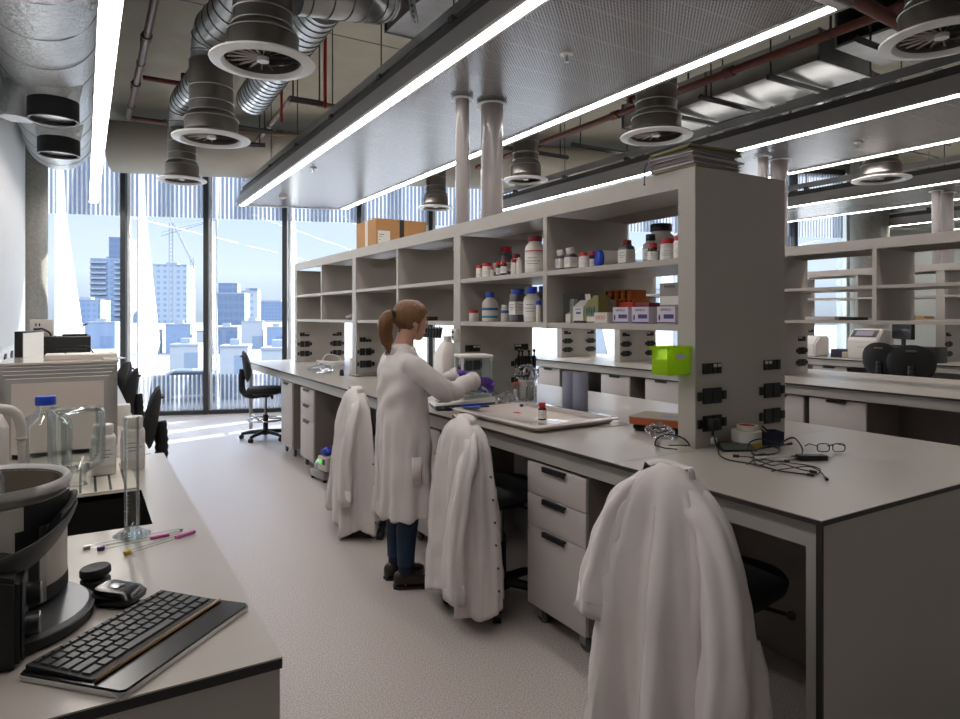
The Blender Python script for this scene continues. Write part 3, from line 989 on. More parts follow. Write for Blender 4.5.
pipe([(4.99, 4.9, 3.70), (4.7, 4.9, 3.70), (4.7, 4.9, 3.62)], .026, m_redpipe, 'short red branch off the long red pipe, above the folders')
pipe([(4.05, 2.35, 3.50), (5.2, 2.42, 3.50)], .045, m_redpipe, 'thick red pipe across the aisle beside the nearest diffuser')
pipe([(7.25, 3.1, 3.45), (8.6, 2.6, 3.45)], .06, m_redpipe, 'dark red pipe just above the second canopy')
pipe([(4.35, 7.3, 3.95), (5.2, 7.3, 3.95), (5.2, 7.3, 3.35)], .03, m_redpipe, 'dark red pipe that turns down behind the folders')
# hanger channels
def channel(p0, p1, lab, drops=2):
    p0, p1 = Vector(p0), Vector(p1)
    t = thing('hanger_channel', lab, 'hanger channel', tuple(p0), 0, 'steel hanger channels')
    d = p1-p0
    m = M(); m.tube([(0, 0, 0), tuple(d)], .028, 4)
    O('channel', m, m_dark, t, smooth=False)
    for k in range(drops):
        q = d*(.1 + .8*k/max(1, drops-1))
        O('threaded_rod', M().cyl((q.x, q.y, 0), (q.x, q.y, CZ-p0.z-.005), .008, seg=6), m_dark, t)
CH = [((1.62, 6.1, 3.50), (1.93, 6.1, 3.50), 'short dark channel by the near canopy, below the thin red pipe'),
      ((1.3, 8.6, 3.62), (1.93, 8.4, 3.62), 'dark channel near the windows beside the far end of the near canopy'),
      ((1.0, 7.9, 3.66), (1.9, 7.9, 3.66), 'dark channel behind the third diffuser'),
      ((4.9, 4.2, 3.535), (6.4, 4.2, 3.535), 'long dark channel across the middle of the shiny box duct'),
      ((4.9, 2.75, 3.55), (6.7, 2.75, 3.55), 'long dark channel at the near end of the shiny box duct'),
      ((5.0, 6.2, 3.55), (6.3, 6.2, 3.55), 'dark channel beyond the shiny box duct, above the folders'),
      ((7.2, 5.2, 3.6), (8.9, 5.2, 3.6), 'dark channel above the second canopy near the far diffuser'),
      ((4.2, 6.9, 3.60), (5.5, 6.9, 3.60), 'dark channel between the two poles and the folders')]
for c in CH: channel(*c, drops=2)
# slotted strut above the largest diffuser's right
t = thing('slotted_strut', 'short slotted galvanised strut hanging near the dark box duct', 'strut', (1.72, 3.72, 3.52), R(60))
m = M(); m.box(0, .5, -.02, .02, 0, .004); m.box(0, .5, -.02, -.017, 0, .03); m.box(0, .5, .017, .02, 0, .03)
O('strut_channel', m, m_galv, t, smooth=False)
m = M()
for k in range(6): m.box(.04+k*.08, .08+k*.08, -.007, .007, -.001, .0)
O('slots', m, m_black, t, smooth=False)
m = M(); m.cyl((.05, 0, .01), (.05, 0, CZ-3.52-.005), .006, seg=6)
O('threaded_rod', m, m_dark, t)
# conduits that loop down over the second canopy
def conduit(pts, lab, mt=None):
    P = [Vector(p) for p in pts]; L = P[0]
    t = O('conduit', M().tube([tuple(p-L) for p in smooth_path(pts, 5)], .012, 8), mt or m_black); t.location = L
    tag(t, lab, 'conduit', 'dark conduits')
conduit([(6.1, 5.4, 4.38), (6.1, 5.4, 3.75), (6.2, 5.4, 3.68), (6.9, 5.5, 3.68), (6.95, 5.5, 3.5)], 'dark looping conduit under the shiny box duct')
conduit([(8.6, 4.1, 4.38), (8.6, 4.1, 3.72), (8.7, 4.1, 3.66), (9.4, 4.1, 3.66)], 'dark conduit beside the far diffuser')
conduit([(8.8, 4.3, 4.38), (8.8, 4.3, 3.62), (8.9, 4.3, 3.56), (9.6, 4.3, 3.56)], 'lower dark conduit beside the far diffuser')
sprinkler(2.62, 3.3, 'small white sprinkler in the middle of the near canopy underside, towards the viewer')
sprinkler(2.2, 7.3, 'small white sprinkler near the far end of the near canopy')
sprinkler(2.35, 9.2, 'white smoke detector at the window end of the near canopy', True)
sprinkler(6.35, 3.55, 'small white sprinkler under the second canopy')
# ------------------------------------------------------------------ the city outside
m_asph = mat('grey_asphalt', '#6a6764', .8, var=.15, scale=.4)
m = M(); m.box(-150, 260, wallY(-150)-250, 420, -2.8, -2.4)
for v in m.bm.verts:
    if v.co.y < 0: v.co.y = wallY(v.co.x) + 1.6
struct('ground', m, m_asph, smooth=False)

def facade_mat(name, wallc, winc, sx, sz, fw=.55, fh=.5):
    m = mat(name, wallc, .7, var=.05, scale=.2)
    nt, nd, lk, bs = nodes_of(m)
    tc = nd.new('ShaderNodeTexCoord')
    sp = nd.new('ShaderNodeSeparateXYZ'); lk.new(tc.outputs['Object'], sp.inputs[0])
    hx = math_node(nt, 'ADD', sp.outputs['X'], sp.outputs['Y'])
    a = math_node(nt, 'LESS_THAN', math_node(nt, 'FRACT', math_node(nt, 'MULTIPLY', hx, 1/sx)), fw)
    b = math_node(nt, 'LESS_THAN', math_node(nt, 'FRACT', math_node(nt, 'MULTIPLY', sp.outputs['Z'], 1/sz)), fh)
    f = math_node(nt, 'MULTIPLY', a, b)
    mx = nd.new('ShaderNodeMix'); mx.data_type = 'RGBA'
    mx.inputs[6].default_value = lin(wallc); mx.inputs[7].default_value = lin(winc)
    lk.new(f, mx.inputs[0]); lk.new(mx.outputs[2], bs.inputs['Base Color'])
    return m
f_tower = facade_mat('pale_tower_facade', '#6f7987', '#5f6d84', 3.1, 3.2, .62, .55)  # window tones kept close to the walls: distance haze put into the colours
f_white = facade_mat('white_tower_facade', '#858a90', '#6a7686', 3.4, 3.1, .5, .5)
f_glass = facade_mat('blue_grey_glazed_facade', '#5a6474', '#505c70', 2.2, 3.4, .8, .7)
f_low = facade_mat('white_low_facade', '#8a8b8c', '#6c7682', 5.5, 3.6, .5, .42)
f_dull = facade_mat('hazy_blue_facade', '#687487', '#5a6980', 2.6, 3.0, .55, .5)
SN, CS = math.sin(math.atan(396/660)), math.cos(math.atan(396/660))
def bearing(u, t): return ((SN + (u-480)/660*CS)*t, (CS - (u-480)/660*SN)*t)

def building(lab, u, t, w, d, h, mt, balc=0, crown=None, rz=-TH):
    h += 2.1
    if t > 80:
        t *= 3; w *= 3; d *= 3; h = (h-3.9)*3+3.9; balc = 3.1 if balc else 0
        if crown: crown = tuple(c*3 if i < 4 else (c-1.8)*3+3.9 for i, c in enumerate(crown)); crown = crown[:4] + (h, crown[5])
    x, y = bearing(u, t)
    b = thing('tower_block' if h > 20 else 'low_building', lab, 'building', (x, y, -2.4), rz, 'buildings outside the windows')
    m = M(); m.box(-w/2, w/2, 0, d, 0, h)
    O('facade', m, mt, b, smooth=False)
    m = M(); r_ = .5 if t > 80 else .12; m.box(-w/2-r_*.3, w/2+r_*.3, -r_*.3, d+r_*.3, h, h+r_); m.box(-w*.2, w*.15, d*.3, d*.6, h+r_, h+r_*4)
    O('roof', m, m_low, b, smooth=False)
    if balc:
        m = M(); z = 4
        while z < h-2:
            m.box(-w/2-.1, -w*.08, -1.3, 0, z, z+1.0); m.box(w*.12, w/2+.1, -1.3, 0, z, z+1.0); z += balc
        O('balconies', m, m_low, b, smooth=False)
    if crown:
        m = M(); m.box(*crown)
        O('plant_room', m, f_glass, b, smooth=False)
    return b
m_low = mat('pale_render', '#7c8086', .7, var=.04)
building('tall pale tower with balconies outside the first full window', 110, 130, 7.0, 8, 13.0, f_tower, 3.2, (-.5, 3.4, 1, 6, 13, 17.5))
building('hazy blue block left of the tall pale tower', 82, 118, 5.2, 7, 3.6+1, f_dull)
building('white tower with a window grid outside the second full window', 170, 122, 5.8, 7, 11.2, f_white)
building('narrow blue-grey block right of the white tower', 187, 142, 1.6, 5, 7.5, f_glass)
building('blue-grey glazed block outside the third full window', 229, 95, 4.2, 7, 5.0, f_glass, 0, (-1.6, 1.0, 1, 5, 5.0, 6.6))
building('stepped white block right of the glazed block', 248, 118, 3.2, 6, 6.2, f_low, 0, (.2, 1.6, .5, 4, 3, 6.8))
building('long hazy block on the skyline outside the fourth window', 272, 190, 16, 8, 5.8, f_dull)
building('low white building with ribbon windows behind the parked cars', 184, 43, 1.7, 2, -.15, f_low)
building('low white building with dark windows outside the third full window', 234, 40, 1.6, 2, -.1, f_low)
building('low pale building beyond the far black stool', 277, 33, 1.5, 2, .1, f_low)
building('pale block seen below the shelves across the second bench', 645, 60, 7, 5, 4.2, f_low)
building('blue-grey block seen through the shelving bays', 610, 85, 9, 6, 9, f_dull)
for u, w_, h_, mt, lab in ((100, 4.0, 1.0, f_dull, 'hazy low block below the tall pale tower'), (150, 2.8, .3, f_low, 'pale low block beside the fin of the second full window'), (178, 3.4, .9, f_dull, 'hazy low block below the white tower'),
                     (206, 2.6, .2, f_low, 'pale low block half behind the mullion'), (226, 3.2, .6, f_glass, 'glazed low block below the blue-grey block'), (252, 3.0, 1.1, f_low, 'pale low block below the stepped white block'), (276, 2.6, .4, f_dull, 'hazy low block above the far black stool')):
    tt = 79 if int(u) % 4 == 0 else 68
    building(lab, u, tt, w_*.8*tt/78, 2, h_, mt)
# tower crane behind the white tower
x, y = bearing(171, 150)
t = thing('tower_crane', 'thin tower crane standing behind the white tower', 'crane', (x, y, -2.4))
m = M()
for dx in (-.35, .35):
    for dy in (-.35, .35): m.cyl((dx, dy, 0), (dx, dy, 25), .07, seg=5)
z = 0
while z < 25:
    m.cyl((-.35, -.35, z), (.35, -.35, z+.9), .04, seg=4); m.cyl((.35, -.35, z), (-.35, -.35, z+.9), .04, seg=4); z += .9
O('mast', m, m_low, t)
m = M(); m.cyl((-2, 0, 22), (11, 0, 27), .12, seg=5); m.cyl((-2, 0, 22.8), (11, 0, 27.1), .08, seg=5); m.cyl((0, 0, 25), (11, 0, 27), .04, seg=4)
O('jib', m, m_low, t)
x, y = bearing(192, 150)
t = thing('tower_crane', 'tower crane with a raised jib right of the white tower', 'crane', (x, y, -2.4))
m = M()
for dx in (-.3, .3): m.cyl((dx, 0, 0), (dx, 0, 17), .08, seg=5)
z = 0
while z < 17:
    m.cyl((-.3, 0, z), (.3, 0, z+.9), .04, seg=4); z += .9
O('mast', m, m_low, t)
m = M(); m.cyl((.5, 0, 15), (-5.5, 0, 28), .12, seg=5); m.cyl((.9, 0, 15.5), (-5.5, 0, 28), .07, seg=5)
O('jib', m, m_low, t)

def car(u, t, rz, lab, mt):
    x, y = bearing(u, t)
    c = thing('car', lab, 'car', (x, y, -2.4), rz, 'cars parked outside')
    side = [(-2.1, .3), (2.1, .3), (2.15, .62), (1.9, .82), (1.05, .95), (.55, 1.38), (-.95, 1.42), (-1.75, 1.02), (-2.1, .9)]
    m = M(); m.prism([(px_, -.85, pz) for px_, pz in side], (0, 1.7, 0))
    bmesh.ops.bevel(m.bm, geom=list(m.bm.edges), offset=.07, segments=2, affect='EDGES')
    O('body', m, mt, c)
    gl = [(.95, .95), (.5, 1.31), (-.9, 1.34), (-1.55, 1.0)]
    m = M(); m.prism([(px_, -.858, pz) for px_, pz in gl], (0, 1.716, 0)); O('side_window', m, m_screen, c, smooth=False)
    for wx in (-1.3, 1.35):
        for wy in (-.78, .78):
            m = M(); m.lathe([(.1, -.1), (.30, -.1), (.32, -.06), (.32, .06), (.30, .1), (.1, .1)], (wx, wy, .32), 20, axis=(0, 1, 0)); O('wheel', m, m_rubber, c)
    return c
m_car1 = mat('dark_grey_car_paint', '#5a6068', .25, coat=.6)
m_car2 = mat('silver_car_paint', '#aab0b8', .25, coat=.6)
car(197, 31, R(-12), 'dark parked car outside the second and third full windows', m_car1)
car(300, 44, R(-14), 'silver parked car outside, right of the far black stool', m_car2)
# ------------------------------------------------------------------ bottles, jars and boxes
def label_arc(r, z0, z1, a0, a1, n=14):
    m = M()
    rings = [[(r*math.cos(a0+(a1-a0)*i/n), r*math.sin(a0+(a1-a0)*i/n), z) for i in range(n+1)] for z in (z0, z1)]
    m.loft(rings, caps=False, closed=False)
    return m
FACE = R(218)
def bottle(name, lab, loc, r, h, body, cap, capr=.6, caph=.16, neck=.5, sq=False, shoulder=.72, lbl=None, bands=(), group='bottles and jars on the shelving', cat='bottle', tilt=None, rz=0, cap_tilt=0):
    """capr and caph as shares of r and h; lbl = (z0, z1) shares; bands = [(z0, z1, material)]"""
    t = thing(name, lab, cat, loc, rz, group)
    pw = 5.0 if sq else 2.0
    zc = h*(1-caph)
    prof = [(r*.90, 0), (r*.98, h*.015), (r, h*.04), (r, h*shoulder), (r*.96, h*(shoulder+.03))]
    zn = max(h*(shoulder+.05), zc-h*.04)
    prof += [(r*(neck+1)/2, (h*(shoulder+.03)+zn)/2+h*.01), (r*neck, zn), (r*neck, zc)]
    m = M(); m.lathe(prof, seg=28, power=pw)
    O('body', m, body, t, angle=50)
    m = M()
    cr = r*capr; ch = h*caph
    prof = [(cr*.97, 0), (cr, ch*.06), (cr, ch*.88), (cr*.93, ch), (0, ch)]
    m.lathe(prof, seg=26)
    if cap_tilt: m.xf(Matrix.Rotation(cap_tilt, 4, 'Y'))
    m.xf(Matrix.Translation((0, 0, zc)))
    O('cap', m, cap, t, angle=50)
    if lbl:
        if sq:
            m = M(); q = r*.87
            m.box(-r-.0012, -r+.003, -q, q, h*lbl[0], h*lbl[1]); m.box(-q, q, -r-.0012, -r+.003, h*lbl[0], h*lbl[1])
            l = O('label', m, m_label, t, smooth=False)
            m = M(); 
            for zz, ww in ((.75, .6), (.55, .8), (.4, .5)):
                z = h*(lbl[0]+(lbl[1]-lbl[0])*zz); m.box(-r-.0018, -r-.001, -q*ww, q*ww, z, z+h*.012); m.box(-q*ww, q*ww, -r-.0018, -r-.001, z, z+h*.012)
            O('print', m, m_ink, l, smooth=False)
        else:
            l = O('label', label_arc(r+.0008, h*lbl[0], h*lbl[1], FACE-1.25, FACE+1.25), m_label, t)
            m = M()
            for zz, ww in ((.72, .5), (.5, .8), (.32, .6)):
                z = h*(lbl[0]+(lbl[1]-lbl[0])*zz)
                rings = [[((r+.0014)*math.cos(FACE-ww+2*ww*i/8), (r+.0014)*math.sin(FACE-ww+2*ww*i/8), q) for i in range(9)] for q in (z, z+h*.012)]
                m.loft(rings, caps=False, closed=False)
            O('print', m, m_ink, l)
    for z0, z1, mt in bands:
        O('band', label_arc(r+.0012, h*z0, h*z1, 0, 2*PI, 28), mt, t)
    if tilt is not None: t.rotation_euler = tilt
    return t
ZU, ZL = 1.7715, 1.4615
# upper shelf, left bay
bottle('white_jar', 'short white jar with a red lid, leftmost on the upper shelf', (2.45, 4.085, ZU), .028, .095, m_whitepl, m_red, .95, .42, .8, lbl=(.1, .5))
bottle('white_jar', 'wider white jar with a red lid, second from the left on the upper shelf', (2.46, 3.995, ZU), .038, .105, m_whitepl, m_red, .95, .38, .8, lbl=(.1, .5))
bottle('reagent_bottle', 'large smoky square bottle with a red cap behind the small vials', (2.66, 4.06, ZU), .072, .235, m_greybottle, m_red, .6, .17, .5, sq=True, shoulder=.7, lbl=(.22, .5))
bottle('vial', 'tiny vial with a red cap left of the amber vials', (2.43, 3.885, ZU), .011, .07, m_whitepl, m_red, 1.0, .35, .9)
bottle('amber_vial', 'amber vial with a red cap and a white label, left of the pair', (2.44, 3.82, ZU), .017, .105, m_amber, m_red, .95, .24, .8, lbl=(.12, .55))
bottle('amber_vial', 'amber vial with a red cap, right of the pair, standing nearer', (2.42, 3.72, ZU), .022, .10, m_amber, m_red, .8, .2, .7, lbl=(.15, .6))
bottle('white_bottle', 'white bottle with a maroon cap behind the white dropper', (2.56, 3.78, ZU), .037, .155, m_whitepl, m_maroon, .75, .19, .6, lbl=(.15, .6))
bottle('white_vial', 'white vial with a red cap in front of the maroon capped bottle', (2.44, 3.63, ZU), .020, .105, m_whitepl, m_red, .85, .38, .8)
bottle('dropper_bottle', 'slim white dropper bottle beside the big white bottle', (2.43, 3.555, ZU), .017, .11, m_whitepl, m_whitepl, .45, .22, .4)
bottle('large_white_bottle', 'largest white bottle on the upper shelf, maroon lid and red ring', (2.46, 3.42, ZU), .064, .235, m_whitepl, m_maroon, .72, .15, .66, shoulder=.66, lbl=(.12, .5), bands=((.57, .60, m_red),))
# lower shelf, left bay
bottle('white_jar', 'squat white jar with a red lid at the left end of the lower shelf', (2.45, 4.172, ZL), .036, .08, m_whitepl, m_red, .95, .34, .85)
bottle('milk_white_bottle', 'white round bottle with a blue cap and blue and teal printed bands', (2.47, 3.98, ZL), .056, .205, m_whitepl, m_blue, .55, .17, .5, shoulder=.62, bands=((.38, .47, m_blueink), (.12, .2, m_tealink)))
bottle('white_bottle', 'small white bottle with a blue band behind the blue capped ones', (2.52, 3.86, ZL), .03, .115, m_whitepl, m_whitepl, .8, .15, .75, bands=((.5, .68, m_blueink),))
bottle('square_bottle', 'square smoky bottle with a wide blue lid and a white label', (2.46, 3.615, ZL), .044, .215, m_greybottle, m_blue, 1.0, .15, .85, sq=True, shoulder=.80, lbl=(.22, .62))
bottle('large_white_bottle', 'tall white bottle with a blue cap on the lower shelf', (2.45, 3.44, ZL), .052, .225, m_whitepl, m_blue, .68, .2, .6, shoulder=.66, lbl=(.15, .62))
bottle('white_vial', 'white vial with a red cap between the two blue lidded bottles', (2.50, 3.56, ZL), .013, .16, m_whitepl, m_red, 1.0, .15, .9)
bottle('square_bottle', 'dark square bottle with a blue lid at the back of the lower shelf', (2.62, 3.52, ZL), .05, .235, m_greybottle, m_blue, .95, .16, .85, sq=True, shoulder=.8)
bottle('white_vial', 'narrow white vial with a blue cap beside the bay divider', (2.42, 3.325, ZL), .017, .135, m_whitepl, m_blue, 1.0, .2, .85)
bottle('amber_vial', 'amber vial with a red cap against the bay divider', (2.43, 3.27, ZL), .014, .12, m_amber, m_red, 1.0, .2, .9, lbl=(.1, .6))
# upper shelf, right bay
bottle('square_flask', 'smoky square flask with a crooked white cap, leftmost of the pair', (2.44, 3.125, ZU), .027, .125, m_greybottle, m_whitepl, .85, .27, .6, sq=True, shoulder=.62, lbl=(.1, .55), cap_tilt=R(-16))
bottle('square_flask', 'smoky square flask with a crooked white cap, right of the pair', (2.445, 3.04, ZU), .029, .13, m_greybottle, m_whitepl, .85, .27, .6, sq=True, shoulder=.62, lbl=(.1, .55), cap_tilt=R(-16))
bottle('clear_vial', 'clear empty vial right of the square flasks', (2.50, 3.01, ZU), .022, .10, m_clearpl, m_clearpl, .8, .2, .7)
bottle('white_jar', 'white jar with a red cap, first of the three small ones in the near bay', (2.46, 2.955, ZU), .021, .092, m_whitepl, m_red, .95, .3, .85, lbl=(.1, .55))
bottle('white_jar', 'white jar with a red cap, middle of the three small ones in the near bay', (2.43, 2.90, ZU), .021, .088, m_whitepl, m_red, .8, .36, .75, lbl=(.1, .5))
bottle('amber_vial', 'amber vial with a red cap, right beside the jar lying on its side', (2.46, 2.865, ZU), .018, .09, m_amber, m_red, .9, .32, .8, lbl=(.1, .55))
bottle('lying_jar', 'white jar lying on its side with its round blue lid towards the viewer', (2.585, 2.765, ZU+.048), .046, .15, m_whitepl, m_blue, 1.03, .2, .9, shoulder=.78, tilt=(0, R(-90), R(-20)))
bottle('reagent_bottle', 'grey bottle with a maroon cap and a round pink label mark', (2.50, 2.635, ZU), .034, .135, m_greybottle, m_maroon, .75, .17, .65, sq=True, shoulder=.7, lbl=(.1, .62), bands=())
bottle('large_grey_bottle', 'widest pale grey tub with a black screw lid on the upper shelf', (2.68, 2.56, ZU), .082, .225, m_smokew, m_black, .7, .18, .62, shoulder=.62, lbl=(.12, .5))
bottle('grey_bottle', 'pale grey bottle with a black cap in front of the widest tub', (2.54, 2.50, ZU), .041, .155, m_smokew, m_black, .6, .22, .5, shoulder=.62, lbl=(.15, .5))
bottle('amber_vial', 'amber bottle with a red cap in front of the black capped bottle', (2.46, 2.405, ZU), .025, .095, m_amber, m_red, .85, .32, .8, lbl=(.08, .55))
bottle('white_jar', 'white jar with a broad red cap, next to the end panel pair', (2.48, 2.325, ZU), .037, .11, m_whitepl, m_red, .85, .34, .8, lbl=(.08, .58))
bottle('white_jar', 'white jar with a broad red cap touching the end panel', (2.46, 2.22, ZU), .037, .115, m_whitepl, m_red, .85, .34, .8, lbl=(.08, .58))

def carton(name, lab, loc, d, w, h, mt, cat='box', group=None, rz=0, strip=None, text=None, tcol=None, tsize=.014, lid=None, tz=.75, picture=False):
    """front faces -X: d deep (x), w wide (y)"""
    t = thing(name, lab, cat, loc, rz, group)
    m = M(); m.box(0, d, -w/2, w/2, 0, h, .0015)
    O('carton', m, mt, t)
    if strip:
        m = M(); m.box(-.0008, .001, -w/2+.001, w/2-.001, .002, h*.1)
        O('printed_strip', m, strip, t, smooth=False)
    if lid:
        m = M(); m.box(-.002, d+.002, -w/2-.002, w/2+.002, h-.012, h+.002); O('lid', m, lid, t, smooth=False)
    if text: text_mesh('lettering', text, tsize, tcol or m_ink, t, (-.001, 0, h*tz), (R(90), 0, R(-90)))
    if picture:
        m = M(); m.ball((-.0004, w*.36, h*.36), .008, 10, 6, (.06, .8, 2)); m.box(-.0009, .001, -w*.42, w*.12, h*.3, h*.55)
        O('printed_picture', m, strip or m_ink, t, smooth=False)
    return t
m_palelilac = mat('white_lilac_carton', '#cfc8d4', .6)
m_greycard = mat('grey_carton', '#8f8b88', .6)
for y, lab in ((2.62, 'white and purple glove carton, left of the three on the lower shelf'), (2.475, 'white and purple glove carton, middle of the three on the lower shelf'), (2.30, 'white and purple glove carton under the grey box')):
    carton('glove_box', lab, (2.44, y, ZL), .11, .118, .085, m_palelilac, group='glove cartons on the lower shelf', strip=m_purpleink, text='KIMTECH', tcol=m_purpleink, tsize=.016, tz=.8, picture=True)
t = carton('grey_box', 'grey printed box standing on a glove carton by the end panel', (2.45, 2.285, ZL+.0855), .11, .13, .115, m_greycard, text='MORRIS', tcol=m_ink, tsize=.02, tz=.84)
m = M(); m.box(-.0006, .001, -.064, .064, .008, .05); O('pale_label', m, m_label, t, smooth=False)
carton('small_box', 'red topped box behind the left glove carton', (2.57, 2.72, ZL), .09, .11, .115, m_redink, group=None)
carton('small_box', 'dark red box behind the middle glove carton', (2.57, 2.595, ZL), .09, .105, .11, m_maroon)
carton('small_box', 'low white box with red printing beside the olive carton', (2.43, 2.765, ZL), .08, .105, .058, m_paper, text='OOO', tcol=m_redink, tsize=.03, tz=.5)
carton('small_box', 'small plain white box beside the clear rack', (2.43, 3.05, ZL), .05, .045, .05, m_paper)
# clear plastic tip box
t = thing('clear_box', 'tall clear plastic box at the left end of the near lower bay', 'box', (2.47, 3.10, ZL))
m = M(); m.box(0, .09, -.045, .045, 0, .003); m.box(0, .002, -.045, .045, .003, .17); m.box(.088, .09, -.045, .045, .003, .17); m.box(.002, .088, -.045, -.043, .003, .17); m.box(.002, .088, .043, .045, .003, .17)
O('clear_wall', m, m_clearpl, t, smooth=False)
m = M(); m.box(.02, .07, -.03, .03, .004, .06); m.box(.03, .06, -.02, .02, .06, .14); O('packed_slips', m, m_label, t, smooth=False)
# white dispenser carton with a torn flap
t = thing('open_carton', 'white open carton with blue print and a raised flap', 'box', (2.43, 2.958, ZL), R(-8))
m = M(); m.prism([(0, -.055, 0), (.09, -.055, 0), (.09, -.055, .12), (.05, -.055, .13), (0, -.055, .09)], (0, .11, 0)); O('carton', m, m_paper, t, smooth=False)
m = M(); m.box(.05, .054, -.055, .0, .12, .165, 0, Matrix.Rotation(R(-10), 3, 'Y')); O('flap', m, m_paper, t, smooth=False)
m = M(); m.box(-.001, .001, -.03, .02, .05, .062); m.box(-.001, .001, -.035, .03, .075, .08); O('lettering', m, m_blueink, t, smooth=False)
bottle('clear_bottle', 'clear bottle with a blue cap behind the white open carton', (2.60, 3.0, ZL), .04, .16, m_clearpl, m_blue, .5, .14, .42, shoulder=.6)
bottle('clear_bottle', 'clear bottle with a white cap behind the raised flap', (2.60, 2.90, ZL), .036, .15, m_clearpl, m_whitepl, .5, .14, .42, shoulder=.6)
t = thing('olive_dispenser', 'olive green dispenser carton with a picture of blue gloves', 'box', (2.43, 2.845, ZL), R(6))
m = M(); m.prism([(0, .055, 0), (0, -.055, 0), (0, -.055, .15), (0, -.03, .155), (0, -.005, .135), (0, .02, .13), (0, .045, .10), (0, .055, .08)], (.09, 0, 0)); O('carton', m, m_olivecard, t, smooth=False)
m = M()
for k in range(4): m.ball((-.0005, .03-.018*k, .065+.006*(k % 2)), .012, 8, 6, (.05, .6, 2.0))
O('glove_picture', m, m_tealdark, t)
m = M(); m.box(-.0012, 0, -.04, .03, .008, .035); O('pale_print', m, m_label, t, smooth=False)
def rack(lab, loc, d, w, h, mt, n=4, group='coloured tube racks'):
    t = thing('tube_rack', lab, 'tube rack', loc, 0, group)
    m = M(); m.box(0, d, -w/2, w/2, h-.004, h); m.box(0, d, -w/2, w/2, 0, .003); m.box(0, d, -w/2, w/2, h*.5, h*.5+.003)
    for k in range(n+1): m.box(0, .003, -w/2+k*(w-.004)/n, -w/2+.004+k*(w-.004)/n, .003, h-.004); m.box(d-.003, d, -w/2+k*(w-.004)/n, -w/2+.004+k*(w-.004)/n, .003, h-.004)
    for yy in (-w/2, w/2-.003): m.box(.003, d-.003, yy, yy+.003, .003, h-.004)
    O('rack_frame', m, mt, t, smooth=False)
    m = M()
    for i in range(3):
        for k in range(n): m.cyl((d*(i+.5)/3, -w/2+w*(k+.5)/n, .004), (d*(i+.5)/3, -w/2+w*(k+.5)/n, h-.002), w/n*.34, seg=8)
    O('tube_wells', m, mt, t)
    return t
rack('navy blue tube rack at the bottom of the coloured stack', (2.70, 2.86, ZL), .12, .14, .03, m_navy)
rack('green tube rack on the navy one', (2.70, 2.85, ZL+.0305), .12, .15, .05, m_green)
rack('orange tube rack standing on the green one', (2.70, 2.86, ZL+.081), .12, .15, .055, m_orange)
rack('topmost orange tube rack of the coloured stack', (2.71, 2.93, ZL+.1365), .12, .22, .055, m_orange)
t = O('marker_pen', M().cyl((0, 0, 0), (.01, -.09, 0), .006, seg=10), m_black); t.location = (2.405, 2.96, ZL+.0065)
tag(t, 'black marker pen on the shelf edge below the white open carton', 'pen')
# things on the empty shelves further along
t = thing('white_bag', 'crumpled white bag on the lower shelf of the far bay', 'bag', (2.55, 7.0, ZL))
m = M(); m.ball((0, 0, .03), .05, 18, 12, (1.2, 1.5, .6)); m.noise(.02, 30, 2)
for v in m.bm.verts: v.co.z = max(v.co.z, 0)
O('crumpled_film', m, m_whitepl, t)
# cardboard box on top
t = thing('cardboard_box', 'open brown cardboard box with black tape on top of the shelving', 'box', (2.47, 6.11, 2.182), R(1))
m = M(); d, w, h = .56, .52, .285
m.box(0, d, 0, w, 0, .004); m.box(0, .005, 0, w, .004, h); m.box(d-.005, d, 0, w, .004, h); m.box(.005, d-.005, 0, .005, .004, h); m.box(.005, d-.005, w-.005, w, .004, h)
O('box_walls', m, m_card, t, smooth=False)
m = M(); m.box(.255, .305, -.0012, 0, .002, h+.001); O('black_tape', m, m_black, t, smooth=False)
m = M(); m.box(.02, .15, -.0015, .001, .04, .165); l = O('shipping_label', m, m_paper, t, smooth=False)
m = M(); m.box(.035, .085, -.002, -.001, .125, .131); m.box(.03, .07, -.002, -.001, .105, .109); m.box(.03, .045, -.002, -.001, .07, .078); O('print', m, m_ink, l, smooth=False)
m = M(); m.box(-.0015, .0, .21, .28, .002, h); O('parcel_tape', m, m_whitepl, t, smooth=False)
m = M(); m.box(.03, .5, .02, .22, h+.01, h+.014, 0, Matrix.Rotation(R(9), 3, 'X')); m.box(.2, .55, .26, .5, h+.012, h+.016, 0, Matrix.Rotation(R(-5), 3, 'X')); O('flap', m, m_brick, t, smooth=False)

# stack of folders above the end panel
rr = random.Random(11)
z = 2.181
cols = [m_tan, m_folder, m_folder, m_paper, m_folder, m_folder, m_tan, m_olive, m_tan]
names = ['buff folder at the bottom of the stack on the shelving', 'mauve folder second from the bottom of the stack', 'mauve folder third from the bottom of the stack', 'thin white paper wad in the middle of the folder stack',
         'mauve folder just above the white paper in the stack', 'mauve folder third from the top of the stack', 'buff folder second below the olive one in the stack', 'olive folder second from the top of the stack', 'buff folder topmost of the stack']
for k, (mt, nm) in enumerate(zip(cols, names)):
    h = (.011, .014, .011, .007, .014, .012, .009, .006, .008)[k]
    t = thing('folder', nm, 'folder', (2.52+rr.uniform(-.012, .012), 2.185+rr.uniform(-.012, .012), z+.0005), R(rr.uniform(-5, 5)), 'stack of folders on the shelving')
    m = M(); m.box(-.165, .165, -.13, .13, 0, .002); m.box(-.165, .165, -.13, .13, h-.002, h); m.box(-.165, .165, .127, .13, .002, h-.002)
    O('cover', m, mt, t, smooth=False)
    m = M(); m.box(-.158, .158, -.122, .126, .0021, h-.0021); O('pages', m, m_paper if k % 2 else m_tan, t, smooth=False)
    z += h + .0006
